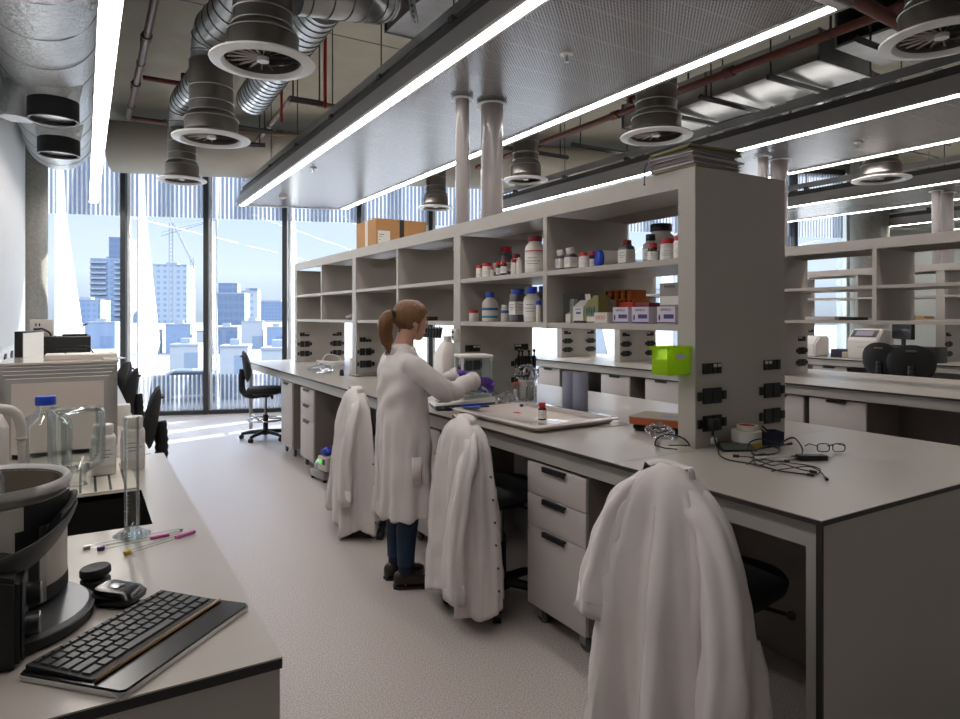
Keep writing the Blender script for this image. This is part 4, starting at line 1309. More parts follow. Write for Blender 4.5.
m = M(); m.tube(smooth_path([(0, 0, 0), (-.015, .0, -.02), (-.014, .002, -.06), (-.02, 0, -.10)], 5), .003, 6); m.ball((-.02, 0, -.105), .005, 8, 6)
t = O('hanging_string', m, m_navy); t.location = (2.345, 2.33, 2.24); tag(t, 'dark tag string hanging from the folder stack', 'string')

# ------------------------------------------------------------------ on the main bench
BT = .9005
# analytical balance with draught shield
t = thing('balance', 'analytical balance with a glass draught shield in front of the person', 'balance', (2.13, 3.755, BT), R(-16))
m = M(); m.loft([[(-.20, -.10, .0), (.17, -.10, .0), (.17, .10, .0), (-.20, .10, .0)], [(-.21, -.11, .015), (.18, -.11, .015), (.18, .11, .015), (-.21, .11, .015)], [(-.21, -.11, .03), (.18, -.11, .045), (.18, .11, .045), (-.21, .11, .03)]])
O('base', m, m_balgrey, t)
m = M(); m.loft([[(-.215, -.113, .03), (.18, -.113, .046), (.18, .113, .046), (-.215, .113, .03)], [(-.205, -.105, .042), (-.06, -.11, .075), (-.06, .11, .075), (-.205, .105, .042)][:1] + [(.18, -.11, .08), (.18, .11, .08), (-.205, .105, .042)]])
O('housing', m, m_paper, t)
m = M(); m.box(-.185, -.10, -.06, .06, .0, .004, 0, Matrix.Rotation(R(-5), 3, 'Y')); m.xf(Matrix.Translation((0, 0, .0505))); O('display', m, m_screen, t, smooth=False)
x0, x1, y0, y1, z0, z1 = -.04, .165, -.10, .10, .075, .33
for x in (x0, x1-.016):
    for y in (y0, y1-.016): O('corner_post', M().box(x, x+.016, y, y+.016, z0, z1), m_paper, t, smooth=False)
m = M(); m.box(x0-.005, x1+.005, y0-.005, y1+.005, z1, z1+.018, .003); m.box(x1-.012, x1, y0+.016, y1-.016, z0, z1); O('top_frame', m, m_paper, t)
m = M(); m.box(x0+.003, x0+.006, y0+.016, y1-.016, z0, z1); m.box(x0+.016, x1-.016, y0+.003, y0+.006, z0, z1); m.box(x0+.016, x1-.016, y1-.006, y1-.003, z0, z1)
O('glass_shield', m, m_clear, t, smooth=False)
m = M(); m.box(x1-.02, x1+.12, y0-.002, y0+.001, z0, z1-.02); O('sliding_door', m, m_clear, t, smooth=False)
m = M(); m.lathe([(.0, .10), (.04, .10), (.042, .106), (.0, .106)], (.06, 0, 0)); m.cyl((.06, 0, .07), (.06, 0, .10), .01); O('weighing_pan', m, m_chrome, t)
# shallow white tray
t = thing('tray', 'shallow white plastic tray overhanging the bench front', 'tray', (2.25, 3.16, BT+.0035), R(2))
m = M()
def rr_ring(hx, hy, z, rad=.03, n=5):
    out = []
    for sx, sy, a0 in ((1, 1, 0), (-1, 1, PI/2), (-1, -1, PI), (1, -1, 3*PI/2)):
        for i in range(n+1):
            a = a0+PI/2*i/n
            out.append((sx*(hx-rad)+rad*math.cos(a), sy*(hy-rad)+rad*math.sin(a), z))
    return out
A, Bq = .295, .42
m.loft([rr_ring(A-.03, Bq-.03, 0), rr_ring(A-.02, Bq-.02, .012), rr_ring(A-.004, Bq-.004, .026), rr_ring(A+.006, Bq+.006, .022), rr_ring(A+.007, Bq+.007, .027), rr_ring(A, Bq, .032), rr_ring(A-.03, Bq-.03, .032), rr_ring(A-.045, Bq-.045, .010), rr_ring(A-.05, Bq-.05, .006)])
O('tray_shell', m, m_traypl, t)
m = M(); m.ball((.02, .17, .007), .02, 10, 6, (1, 1.6, .08)); m.noise(.004, 60, 1); O('rust_stain', m, m_redink, t)
bottle('amber_bottle', 'small amber bottle with a red cap standing in the white tray', (2.23, 3.03, BT+.0103), .024, .098, m_amber, m_red, .85, .26, .7, shoulder=.6, lbl=(.1, .58), group='small bottles on the main bench')
t = thing('plastic_sheet', 'clear acrylic plate lying by the near end of the tray', 'plate', (2.52, 2.80, BT), R(6))
m = M(); m.box(-.09, .06, -.10, .10, 0, .003); O('plate', m, m_traypl, t, smooth=False)
t['label'] = 'thin white plastic sheet poking out beside the right corner of the tray'
# paper rolls
def roll(x, y, r, h, lab):
    t = thing('paper_roll', lab, 'paper roll', (x, y, BT), 0, 'blue paper rolls')
    m = M(); m.lathe([(r-.002, 0), (r, .003), (r, h-.003), (r-.002, h), (.021, h), (.021, h-.06), (0, h-.06)], seg=36); O('paper', m, m_roll, t)
    m = M(); m.lathe([(.0215, h-.055), (.0215, h+.0005), (.019, h+.0005), (.019, h-.055)], seg=20, caps=False); O('core', m, m_card, t)
roll(2.625, 3.275, .047, .25, 'standing roll of bluish paper towel, left of the two')
roll(2.627, 3.175, .047, .25, 'standing roll of bluish paper towel, right of the two')
# things between balance and rolls
bottle('sample_tube', 'clear sample tube with an orange cap behind the tray', (2.66, 3.93, BT), .016, .125, m_clearpl, m_orangecap, 1.1, .14, .95, shoulder=.82, group='small bottles on the main bench', lbl=(.2, .6))
t = thing('beaker', 'clear glass beaker holding spatulas behind the tray', 'beaker', (2.66, 3.74, BT), 0)
m = M(); m.lathe([(.0, .0), (.036, .0), (.038, .004), (.038, .11), (.041, .114), (.039, .114), (.036, .11), (.036, .006), (0, .006)], seg=26, caps=False); O('glass', m, m_glassware, t)
for k, (dx, dy) in enumerate(((.03, .02), (-.03, .018), (.01, -.035))):
    s = O('spatula', M().cyl((-dx*.6, -dy*.6, 0), (dx*1.25, dy*1.25, .17), .003, seg=8), m_steel)
    s.location = (2.66, 3.74, BT+.0075)
    tag(s, ['steel spatula leaning right in the glass beaker', 'steel spatula leaning left in the glass beaker', 'steel spatula leaning to the front of the glass beaker'][k], 'spatula', 'spatulas in the beaker')
bottle('white_pot', 'translucent white pot under the polythene bag', (2.74, 3.92, BT), .062, .14, m_smokew, m_whitepl, .95, .1, .9, shoulder=.82, group='small bottles on the main bench')
def crumple(name, lab, cat, loc, r, s3, seed, mt, amp=.02, fr=26, group=None):
    m = M(); bmesh.ops.create_icosphere(m.bm, subdivisions=4, radius=r, matrix=Matrix.Diagonal((s3[0], s3[1], s3[2], 1)))
    m.noise(amp, fr, seed); m.noise(amp*.5, fr*2.2, seed+3)
    lo = min(v.co.z for v in m.bm.verts)
    for v in m.bm.verts: v.co.z = max(v.co.z - lo - r*s3[2]*.25, 0)
    o = O(name, m, mt, angle=180 if False else 25); o.location = loc
    return tag(o, lab, cat, group)
crumple('plastic_bag', 'crinkled clear polythene bag over the white pot behind the tray', 'plastic bag', (2.74, 3.92, BT+.1402), .085, (1, 1.1, .65), 5, m_polybag, group='crinkled clear bags')
crumple('plastic_bag', 'crinkled clear polythene bag lying beside the balance', 'plastic bag', (2.44, 3.71, BT), .06, (1.1, 1.2, .7), 8, m_polybag, group='crinkled clear bags')
crumple('plastic_bag', 'clear plastic wrapping in front of the cardboard-edged book by the end panel', 'plastic bag', (2.43, 2.33, BT), .066, (1.0, 1.25, .5), 9, m_polybag, group='crinkled clear bags')
crumple('plastic_bag', 'clear plastic bag flat on the far end of the bench', 'plastic bag', (2.12, 6.75, BT), .15, (.9, 1.2, .3), 12, m_polybag, amp=.025, fr=14, group='crinkled clear bags')
bottle('vial', 'small clear vial with a purple cap lying by the tray', (2.42, 3.58, BT+.014), .013, .05, m_clearpl, m_purplecap, 1.05, .35, .9, tilt=(R(90), 0, R(30)), group='small bottles on the main bench')
# blue tweezers pack and pens in front of balance
t = thing('tool_sachet', 'blue tool sachet lying on the tray rim in front of the balance', 'sachet', (2.06, 3.55, BT+.0365), R(-20))
m = M(); m.box(-.05, .06, -.06, .07, 0, .004, .0015); m.noise(.004, 25, 2)
for v in m.bm.verts: v.co.z = max(v.co.z, 0)
O('film', m, m_blueink, t)
m = M(); m.cyl((-.06, -.02, .008), (.10, .05, .008), .006, seg=8); O('blue_handle', m, m_bluebag, t)
m = M(); m.box(.06, .11, -.05, -.02, 0, .008); O('dark_clip', m, m_navy, t, smooth=False)
bottle('vial', 'small dark purple capped vial left of the blue sachet', (1.95, 3.67, BT+.012), .012, .045, m_clearpl, m_purplecap, 1.05, .4, .9, tilt=(0, R(90), R(10)), group='small bottles on the main bench')
# jerry can beyond the balance
t = thing('jerry_can', 'tall white plastic can with a sloping shoulder behind the balance', 'can', (2.39, 4.47, BT), R(-6))
m = M(); m.loft([rr_ring(.075, .10, 0, .02), rr_ring(.08, .105, .01, .025), rr_ring(.08, .105, .30, .025), rr_ring(.04, .06, .385, .02), rr_ring(.028, .03, .40, .012), rr_ring(.026, .026, .42, .012)]); O('body', m, m_whitepl, t)
m = M(); m.cyl((0, 0, .42), (0, 0, .445), .03, seg=20); O('cap', m, m_whitepl, t)
m = M(); m.box(-.082, -.079, -.03, .03, .09, .13); O('label', m, m_straw, t, smooth=False)
# socket box with a red button on the upright
t = thing('switch_box', 'small white switch box on the upright beside the balance', 'switch', (2.349, 4.27, 1.32))
m = M(); m.box(-.018, .013, -.03, .03, 0, .085, .004); O('casing', m, m_paper, t)
m = M(); m.cyl((-.018, .0, .062), (-.026, 0, .062), .01, seg=12); m.cyl((-.018, .0, .025), (-.024, 0, .025), .008, seg=12); O('button', m, m_black, t)
# clamp rail with black clips and a box beyond the person's face
t = thing('clip_rail', 'black spring clips on a rail under the shelf near the person', 'clip rail', (2.39, 4.55, 1.375))
m = M(); m.cyl((0, 0, .03), (0, .42, .03), .006, seg=8); m.cyl((0, .05, .03), (0, .05, .052), .004, seg=6); m.cyl((0, .38, .03), (0, .38, .052), .004, seg=6); O('rail', m, m_steel, t)
for k in range(7):
    m = M(); m.box(-.012, .012, .03+k*.05, .045+k*.05, -.05, .038, .003, Matrix.Rotation(R(18), 3, 'X')); O('clip', m, m_black, t)
carton('small_box', 'dark navy box with a buff lid on the shelf beside the face of the person', (2.42, 5.02, ZL), .12, .2, .045, m_navy, lid=m_straw)
# pipettes on a stand
t = thing('pipette_stand', 'black pipette stand with pipettes hanging by the sockets, behind the tray', 'pipette stand', (2.86, 4.08, BT), R(0))
m = M(); m.lathe([(.075, 0), (.075, .01), (.012, .02), (.01, .02), (.01, .30), (0, .30)], seg=24); m.ring((0, 0, .29), .045, .008, seg=20, sub=6); O('stand', m, m_black, t)
for k in range(5):
    a = R(150+k*50); d = Vector((math.cos(a), math.sin(a), 0))*.06
    m = M(); m.lathe([(.004, .12), (.006, .17), (.013, .19), (.015, .28), (.012, .30), (.006, .305), (.006, .33), (.011, .333), (.011, .345), (0, .345)], (d.x, d.y, 0), 12); m.box(d.x-.006, d.x+.02*(1 if k % 2 else -1), d.y-.006, d.y+.006, .275, .283)
    p = O('pipette', m, m_black, t)
    m = M(); m.cyl((d.x, d.y, .345), (d.x, d.y, .352), .008, seg=10); O('plunger', m, m_yellow, p)
m = M(); m.tube(smooth_path([(0, 0, 0), (-.04, .1, .06), (.02, .16, .005), (-.06, .17, .04), (-.02, .20, .0)], 6), .004, 6)
t = O('cable', m, m_black); t.location = (2.58, 3.98, BT+.004); tag(t, 'black cable looping between the balance and the sample tube', 'cable')

# book, case and goggles near the end panel
t = thing('spectacle_case', 'black soft case under the worn brown-edged book', 'case', (2.59, 2.48, BT), R(20))
m = M(); m.loft([rr_ring(.08, .12, 0, .04), rr_ring(.09, .13, .015, .045), rr_ring(.085, .125, .03, .045), rr_ring(.06, .10, .036, .04)]); O('case', m, m_blackfab, t)
t = thing('worn_book', 'worn box file with a torn brown edge and a pale cover beside the end panel', 'book', (2.61, 2.46, BT+.037), R(24))
m = M(); m.box(-.115, .115, -.155, .155, 0, .003); m.box(-.115, -.111, -.155, .155, .003, .035); m.box(-.111, .115, -.155, -.151, .003, .035); m.box(-.111, .115, .151, .155, .003, .03); O('case_sides', m, m_terra, t, smooth=False)
m = M(); m.box(-.118, .118, -.158, .158, .036, .040); O('cover', m, m_tan, t, smooth=False)
m = M(); m.box(-.105, .11, -.145, .145, .0035, .034); O('pages', m, m_paper, t, smooth=False)
m = M(); m.box(-.05, .06, -.1, .02, .0401, .0406); O('cover_print', m, m_folder, t, smooth=False)
t = thing('safety_goggles', 'clear safety glasses with a dark upper rim beside the end panel', 'safety glasses', (2.285, 2.115, BT), R(-121))
m = M(); m.tube([(0+.035*(1-(abs(k-10)/10)**2), .078-.0078*k*2, .034+.02*(1-(abs(k-10)/10)**2)) for k in range(21)] if False else [(-.045*math.sin(PI*k/20), .078*math.cos(PI*k/20), .012+.042*math.sin(PI*k/20)) for k in range(21)], .0035, 8); O('brow_rim', m, m_black, t)
m = M(); m.loft([[(-.045*math.sin(PI*k/20), .078*math.cos(PI*k/20), .012+.042*math.sin(PI*k/20)) for k in range(21)], [(-.05*math.sin(PI*k/20)-.004, .076*math.cos(PI*k/20), .002) for k in range(21)]], caps=False, closed=False); O('lens', m, m_clear, t)
m = M(); m.tube([(0, .078, .013), (.03, .03, .02), (.05, -.03, .024)], .003, 6); O('temple', m, m_black, t)
m = M(); m.tube([(0, -.078, .013), (.025, -.04, .006), (.045, .01, .005)], .003, 6); O('temple', m, m_black, t)
# tapes
def tape(x, y, z, R0, r0, h, lab, mt, core=None):
    t = thing('tape_roll', lab, 'tape roll', (x, y, z), 0, 'tape rolls by the end panel')
    m = M(); m.lathe([(r0, 0), (R0, 0), (R0, h), (r0, h)], seg=36, caps=False)
    m.lathe([(r0, h), (r0, 0)], seg=36, caps=False); O('tape', m, mt, t)
    m = M(); m.lathe([(r0-.003, .001), (r0-.0005, .001), (r0-.0005, h-.001), (r0-.003, h-.001), (r0-.003, .001)], seg=30, caps=False); O('core', m, core or m_card, t)
tape(2.63, 1.98, BT, .062, .04, .022, 'yellow tape roll at the bottom of the tape pile', m_yellow)
tape(2.625, 1.982, BT+.0225, .066, .04, .05, 'wide white tape roll in the middle of the tape pile', m_paper)
tape(2.635, 1.984, BT+.073, .048, .036, .022, 'cream tape roll with a red core topmost of the tape pile', m_cream, m_redink)
tape(2.515, 2.012, BT, .034, .02, .02, 'small black tape roll left of the tape pile', m_black)
# navy pen box
t = thing('pen_box', 'small navy open box holding pens beside the tape pile', 'box', (2.755, 1.955, BT), R(-28))
m = M(); m.box(-.05, .05, -.04, .04, 0, .003); m.box(-.05, .05, -.04, -.037, .003, .062); m.box(-.05, .05, .037, .04, .003, .062); m.box(-.05, -.047, -.037, .037, .003, .062); m.box(.047, .05, -.037, .037, .003, .062); O('box_shell', m, m_navy, t, smooth=False)
for k, (a, mt, lab) in enumerate(((-.03, m_straw, 'buff pencil sticking out of the navy box'), (-.012, m_black, 'black pen sticking out of the navy box'))):
    t = O('pen', M().cyl((0, 0, 0), (-.05, .03, .055), .004, seg=8), mt); t.location = (2.79+a, 1.945, BT+.03); tag(t, lab, 'pen', 'pens in the navy box')
# chargers and cables
t = thing('charger_stand', 'grey green topped charging wedge among the black cables', 'charger', (2.50, 1.935, BT), R(-118))
m = M(); m.prism([(-.03, -.075, 0), (.03, -.075, 0), (.03, -.075, .006), (-.03, -.075, .022)], (0, .15, 0)); O('wedge', m, m_black, t, smooth=False)
m = M(); m.prism([(-.028, -.07, .0235), (.028, -.07, .008), (.028, -.07, .0095), (-.028, -.07, .025)], (0, .14, 0)); O('top_pad', m, m_balgrey, t, smooth=False)
t = thing('power_adapter', 'black slab power adapter lying on the bench end', 'adapter', (2.60, 1.648, BT), R(-28))
m = M(); m.box(-.06, .06, -.022, .022, 0, .022, .004); O('brick', m, m_black, t)
m = M(); m.cyl((.06, 0, .011), (.078, 0, .011), .005, seg=8); O('plug_end', m, m_paper, t)
rr = random.Random(21)
def cable(pts, lab, r=.0028, mt=None, end=None):
    P = smooth_path(pts, 7); L = Vector((pts[0][0], pts[0][1], BT))
    t = thing('cable', lab, 'cable', tuple(L), 0, 'cables on the end of the main bench')
    m = M(); m.tube([tuple(Vector(p)-L) for p in P], r, 6); O('lead', m, mt or m_black, t)
    d = (P[-1]-P[-3]).normalized()
    m = M(); m.cyl(tuple(P[-1]-L), tuple(P[-1]-L+d*.025), .006, seg=8); O('connector', m, end or m_black, t)
zc = BT+.0055
t = thing('mains_plug', 'black mains plug with a white tag in the lowest left socket of the end panel', 'plug', (2.435, 2.037, 1.01))
m = M(); m.box(-.024, .024, -.045, .0, -.026, .026, .006); m.cyl((0, -.022, -.026), (0, -.022, -.05), .006, seg=8); O('plug_body', m, m_black, t)
m = M(); m.box(-.018, .014, -.034, -.026, -.085, -.058, .001); O('white_tag', m, m_paper, t)
ZB = zc+.001
def zz(pts): return [(x, y, ZB if z < .907 else z) for x, y, z in pts]
cable([(2.435, 2.008, .958), (2.425, 1.99, .93), (2.398, 1.955, .912)] + zz([(2.327, 1.89, .906), (2.279, 1.807, .906), (2.294, 1.728, .906), (2.299, 1.669, .906), (2.284, 1.587, .906), (2.301, 1.531, .906), (2.321, 1.489, .906)]), 'longest black lead from the mains plug across the bench end', .0034)
cable(zz([(2.325, 1.483, .906), (2.358, 1.472, .906), (2.442, 1.513, .906), (2.465, 1.564, .906), (2.449, 1.63, .906), (2.414, 1.703, .906), (2.411, 1.777, .906), (2.376, 1.829, .906)]), 'thin black lead looping back nearest the bench front', .0024)
cable(zz([(2.254, 1.59, .906), (2.358, 1.569, .912), (2.429, 1.548, .912), (2.412, 1.495, .906), (2.33, 1.421, .906)]), 'thin black lead ending in a small plug nearest the bench corner', .0024)
cable(zz([(2.673, 1.851, .906), (2.71, 1.856, .93), (2.775, 1.846, .945), (2.712, 1.768, .928), (2.655, 1.726, .906), (2.567, 1.708, .906)]), 'black lead arching highest beside the navy box', .0036)
cable(zz([(2.6, 1.888, .906), (2.636, 1.859, .918), (2.624, 1.811, .912), (2.528, 1.77, .912), (2.458, 1.811, .906), (2.497, 1.853, .912), (2.588, 1.852, .918), (2.682, 1.837, .922), (2.684, 1.812, .93)]), 'black looped lead tangled behind the adapter', .0036)
cable(zz([(2.517, 1.896, .906), (2.555, 1.91, .935), (2.60, 1.885, .95), (2.66, 1.87, .93)]), 'short black lead arching in front of the tape pile', .003)
cable(zz([(2.392, 1.788, .906), (2.367, 1.719, .912), (2.457, 1.749, .912), (2.462, 1.775, .918), (2.379, 1.766, .916), (2.281, 1.669, .912), (2.37, 1.671, .914), (2.462, 1.674, .906)]), 'thin black lead coiled in the middle of the tangle', .0024)
cable(zz([(2.402, 1.77, .906), (2.41, 1.725, .918), (2.486, 1.703, .918), (2.538, 1.689, .906)]), 'white lead with grey plugs among the black cables', .0045, m_paper, m_steel)
cable(zz([(2.273, 1.712, .906), (2.327, 1.715, .917), (2.315, 1.632, .914), (2.372, 1.625, .914), (2.359, 1.547, .912), (2.378, 1.515, .906)]), 'thin black lead crossing over the others to the adapter', .0024)
# spectacles
t = thing('spectacles', 'dark framed spectacles lying open at the end of the main bench', 'spectacles', (2.81, 1.69, BT), R(-31))
for s in (-1, 1):
    m = M(); m.tube([(s*.034+.027*math.copysign(abs(math.cos(a))**.6, math.cos(a)), 0, .022+.018*math.copysign(abs(math.sin(a))**.6, math.sin(a))) for a in [2*PI*k/24 for k in range(24)]], .0022, 6, closed=True)
    f = O('lens_rim', m, m_black, t)
    m = M(); m.lathe([(0, 0), (.026, 0)], (s*.034, 0, .022), 20, axis=(0, 1, 0), sx=1, sy=.68, caps=False); O('lens', m, m_clear, f)
    m = M(); m.tube([(s*.062, 0, .03), (s*.062, .07, .026), (s*.05, .13, .004)], .0022, 6); O('temple', m, m_black, t)
m = M(); m.tube(arc((0, 0, .024), .009, 0, PI, 8), .002, 6); O('bridge', m, m_black, t)
# lime green bin hooked on the end panel
t = thing('parts_bin', 'translucent lime green parts bin hooked on the front of the end panel', 'bin', (2.288, 2.125, 1.235), R(0))
m = M()
def bin_shell(w0, w1, l, h, th):
    o = [(-l/2, -w0/2, 0), (l/2, -w0/2, 0), (l/2, w0/2, 0), (-l/2, w0/2, 0)]
    m.box(-l/2, l/2, -w0/2, w0/2, 0, th)
    m.box(-l/2, l/2, -w0/2, -w0/2+th, th, h); m.box(-l/2, l/2, w0/2-th, w0/2, th, h)
    m.box(l/2-th, l/2, -w0/2+th, w0/2-th, th, h); m.box(-l/2, -l/2+th, -w0/2+th, w0/2-th, th, h*.55)
bin_shell(.095, .11, .145, .125, .003)
O('bin_shell', m, m_lime, t, smooth=False)
m = M(); m.box(-.075, .073, -.059, -.055, .112, .128); m.box(-.075, .073, .055, .059, .112, .128); m.box(.0725, .0745, -.05, .05, .10, .128); O('lip', m, m_lime, t, smooth=False)
m = M(); m.box(-.03, .03, -.0568, -.0556, .07, .095); O('white_label', m, m_paper, t, smooth=False)
# far end of the main bench
t = thing('cable_coil', 'loose coil of white cable on the far end of the main bench', 'cable', (2.42, 7.35, BT))
m = M(); P = []
rr = random.Random(3)
for k in range(60): a = k*.62; P.append((.13*math.cos(a)+rr.uniform(-.03, .03), .15*math.sin(a)+rr.uniform(-.03, .03), .015+.05*abs(math.sin(k*.37))+rr.uniform(0, .03)))
m.tube(smooth_path(P, 4), .006, 6); m.tube(smooth_path([(-.1, .05, .05), (-.02, .1, .15), (.08, .02, .14), (.12, -.1, .06)], 6), .006, 6); O('lead', m, m_paper, t)
bottle('white_tub', 'plain white tub standing before the bright upright at the far end', (2.46, 6.62, BT), .075, .155, m_whitepl, m_whitepl, .95, .12, .9, shoulder=.84, group='small bottles on the main bench')
bottle('black_bottle', 'small black stopper beside the clear bag at the far end', (2.22, 6.40, BT), .022, .06, m_black, m_black, .8, .3, .6, group='small bottles on the main bench')
t = thing('steel_plate', 'flat steel plate with a rod standing at the foot of the bright upright', 'stand', (2.345, 6.28, BT), R(0))
m = M(); m.box(-.06, .30, -.12, .10, .006, .016, .002); m.box(-.04, -.02, -.1, -.08, 0, .006); m.box(.26, .28, -.1, -.08, 0, .006); m.box(-.04, -.02, .06, .08, 0, .006); m.box(.26, .28, .06, .08, 0, .006); O('plate', m, m_steel, t)
m = M(); m.cyl((-.03, -.05, .016), (-.03, -.05, .75), .007, seg=10); O('rod', m, m_chrome, t)
# pump with blue glove on the floor
t = thing('vacuum_pump', 'small grey pump with a green light on the floor by the far hanging coat', 'pump', (1.93, 5.95, .0), R(8))
m = M(); m.box(-.11, .11, -.14, .14, .02, .09, .012); m.lathe([(.07, -.13), (.075, -.1), (.075, .1), (.07, .13)], (0, 0, .11), 20, axis=(0, 1, 0)); O('motor', m, m_steel, t)
m = M(); m.box(-.10, .10, -.16, .0, .10, .23, .01); O('control_housing', m, m_cream, t)
m = M(); m.box(-.102, -.099, -.15, -.10, .16, .21); O('dark_dial', m, m_black, t, smooth=False)
m = M(); m.box(-.103, -.099, -.07, -.03, .165, .195); O('green_light', m, m_led, t, smooth=False)
for x in (-.09, .09):
    for y in (-.12, .12): O('rubber_foot', M().cyl((x, y, 0), (x, y, .02), .015, seg=10), m_black, t)
crumple('nitrile_glove', 'crumpled blue glove lying on top of the small pump', 'glove', (1.92, 5.88, .2305), .06, (1.2, 1.2, .6), 3, m_bluebag)

# ------------------------------------------------------------------ third bench
T3 = .9005
def instrument(loc, w, d, h, lab, screen=True):
    t = thing('benchtop_instrument', lab, 'instrument', loc, R(0), 'white benchtop instruments')
    m = M(); m.prism([(0, -w/2, 0), (d, -w/2, 0), (d, -w/2, h), (d*.30, -w/2, h), (0, -w/2, h*.70), (-.02, -w/2, h*.55)], (0, w, 0))
    bmesh.ops.bevel(m.bm, geom=list(m.bm.edges), offset=.02, segments=3, affect='EDGES'); O('casing', m, m_whitepl, t)
    if screen:
        a = math.atan2(h*.30, d*.30)
        m = M(); m.box(-.004, .006, -w*.42, w*.42, -.065, .065, .003); m.xf(Matrix.Translation((d*.14, 0, h*.83+.008)) @ Matrix.Rotation(PI/2-a, 4, 'Y')); s = O('display_bezel', m, m_dark, t)
        m = M(); m.box(-.006, -.0035, -w*.28, w*.28, -.045, .045); m.xf(Matrix.Translation((d*.14, 0, h*.83+.008)) @ Matrix.Rotation(PI/2-a, 4, 'Y')); O('display_glass', m, m_folder, s, smooth=False)
    m = M(); m.box(-.021, .0, -w*.25, w*.12, h*.40, h*.42); m.box(-.012, .0, -w*.15, w*.02, h*.2, h*.215); O('front_print', m, m_steel, t, smooth=False)
    return t
instrument((9.22, 5.10, T3), .42, .42, .42, 'larger white instrument with a slanted dark display, on the third bench')
instrument((9.2, 5.95, T3), .36, .36, .30, 'plain white instrument beside the end of the third bench', screen=False)
t = carton('dark_case', 'dark low case between the two white instruments', (9.35, 5.50, T3), .2, .26, .12, m_navy); 
carton('small_box', 'buff carton right of the dark low case', (9.25, 5.36, T3), .1, .09, .09, m_tan)
t = thing('pc_tower', 'black desktop computer lying flat under the monitor', 'computer', (9.16, 4.62, T3))
m = M(); m.box(0, .33, -.45, .25, 0, .20, .004); O('case', m, m_matblack, t); m = M(); m.box(-.003, .001, -.3, .1, .05, .17); O('front_bezel', m, m_black, t, smooth=False)
t = thing('monitor', 'dark monitor on a stand on top of the black computer', 'monitor', (9.33, 4.62, T3+.2005), R(-38))
m = M(); m.box(-.09, .09, -.12, .12, 0, .012, .004); m.box(-.015, .015, -.03, .03, .012, .14); O('stand', m, m_black, t)
m = M(); m.box(-.03, .02, -.25, .25, .09, .42, .006); s = O('casing', m, m_black, t)
m = M(); m.box(-.032, -.029, -.235, .235, .105, .405); O('screen', m, m_screen, s, smooth=False)
t = thing('desk_phone', 'black desk phone behind the white instrument display', 'phone', (9.72, 4.80, T3+.0)); 
m = M(); m.prism([(-.1, -.09, 0), (.1, -.09, 0), (.1, -.09, .09), (-.1, -.09, .03)], (0, .18, 0)); O('base', m, m_black, t, smooth=False); m = M(); m.tube(smooth_path([(-.08, -.11, .06), (0, -.115, .10), (.09, -.11, .12)], 5), .018, 8); O('handset', m, m_black, t)
t = thing('wall_socket', 'grey double socket on the pale wall behind the monitor', 'socket', (13.2, wallY(13.2)-.012, 1.28), -TH)
m = M(); m.box(-.15, .15, 0, .010, -.06, .06); O('plate', m, m_steel, t, smooth=False); m = M(); m.box(-.1, -.02, -.004, 0, -.03, .03); m.box(.02, .1, -.004, 0, -.03, .03); O('outlets', m, m_black, t, smooth=False)
# things on the second shelving
carton('small_box', 'flat white box on the lower shelf of the second shelving unit', (SX+PITCHX+.1, 3.75, ZL), .22, .3, .035, m_paper)
carton('small_box', 'flat dark box beside the flat white box on the second shelving unit', (SX+PITCHX+.1, 3.48, ZL), .2, .16, .03, m_black)
carton('small_box', 'flat buff box on the third shelving unit, seen through the second', (SX+2*PITCHX+.1, 4.75, ZL), .25, .5, .04, m_straw)
# ------------------------------------------------------------------ on the wall benches, left
LZ = .9005
# heating bath
m_rim = mat('bright_steel_rim', '#cfcdca', .34, metal=.8)
t = thing('heating_bath', 'large round steel heating bath with a black lever and two knobs', 'heating bath', (-.176, 1.62, LZ))
m = M(); m.lathe([(.0, 0), (.170, 0), (.178, .006), (.180, .022), (.0, .022)], (.015, -.055, 0), 56); O('base_skirt', m, m_matblack, t)
m = M(); m.lathe([(.0, .0225), (.176, .0225), (.170, .030), (.0, .032)], (.015, -.055, 0), 56); O('base_plate', m, m_galvd, t)
m = M(); m.lathe([(.140, .033), (.1475, .04), (.1475, .065), (.0, .065)], (0, .03, 0), 56); O('lower_band', m, m_matblack, t)
m = M(); m.lathe([(.146, .066), (.146, .235), (.138, .235)], (0, .03, 0), 56, caps=False); O('outer_wall', m, m_cream, t)
m = M(); m.lathe([(.138, .235), (.146, .240), (.152, .250), (.154, .262), (.150, .270), (.143, .268), (.138, .258)], (0, .03, 0), 64, caps=False); O('rim', m, m_rim, t, angle=60)
m = M(); m.lathe([(.1385, .262), (.135, .20), (.128, .12), (.10, .09), (.0, .085)], (0, .03, 0), 56, caps=False); O('bowl', m, m_bathtan, t, angle=60)
def arcband(R0, z0, z1, a0, a1, th, n=18):
    m = M()
    m.loft([[(R0*math.cos(a), R0*math.sin(a)+.03, z0), ((R0+th)*math.cos(a), (R0+th)*math.sin(a)+.03, z0), ((R0+th)*math.cos(a), (R0+th)*math.sin(a)+.03, z1), (R0*math.cos(a), R0*math.sin(a)+.03, z1)] for a in [a0+(a1-a0)*i/n for i in range(n+1)]])
    return m
O('black_band', arcband(.1465, .19, .236, R(-58), R(30), .003), m_matblack, t, smooth=False)
O('upright_strip', arcband(.1465, .04, .19, R(-64), R(-48), .004), m_matblack, t, smooth=False)
O('steel_strip', arcband(.1465, .04, .19, R(-47), R(-41), .003), m_steel, t, smooth=False)
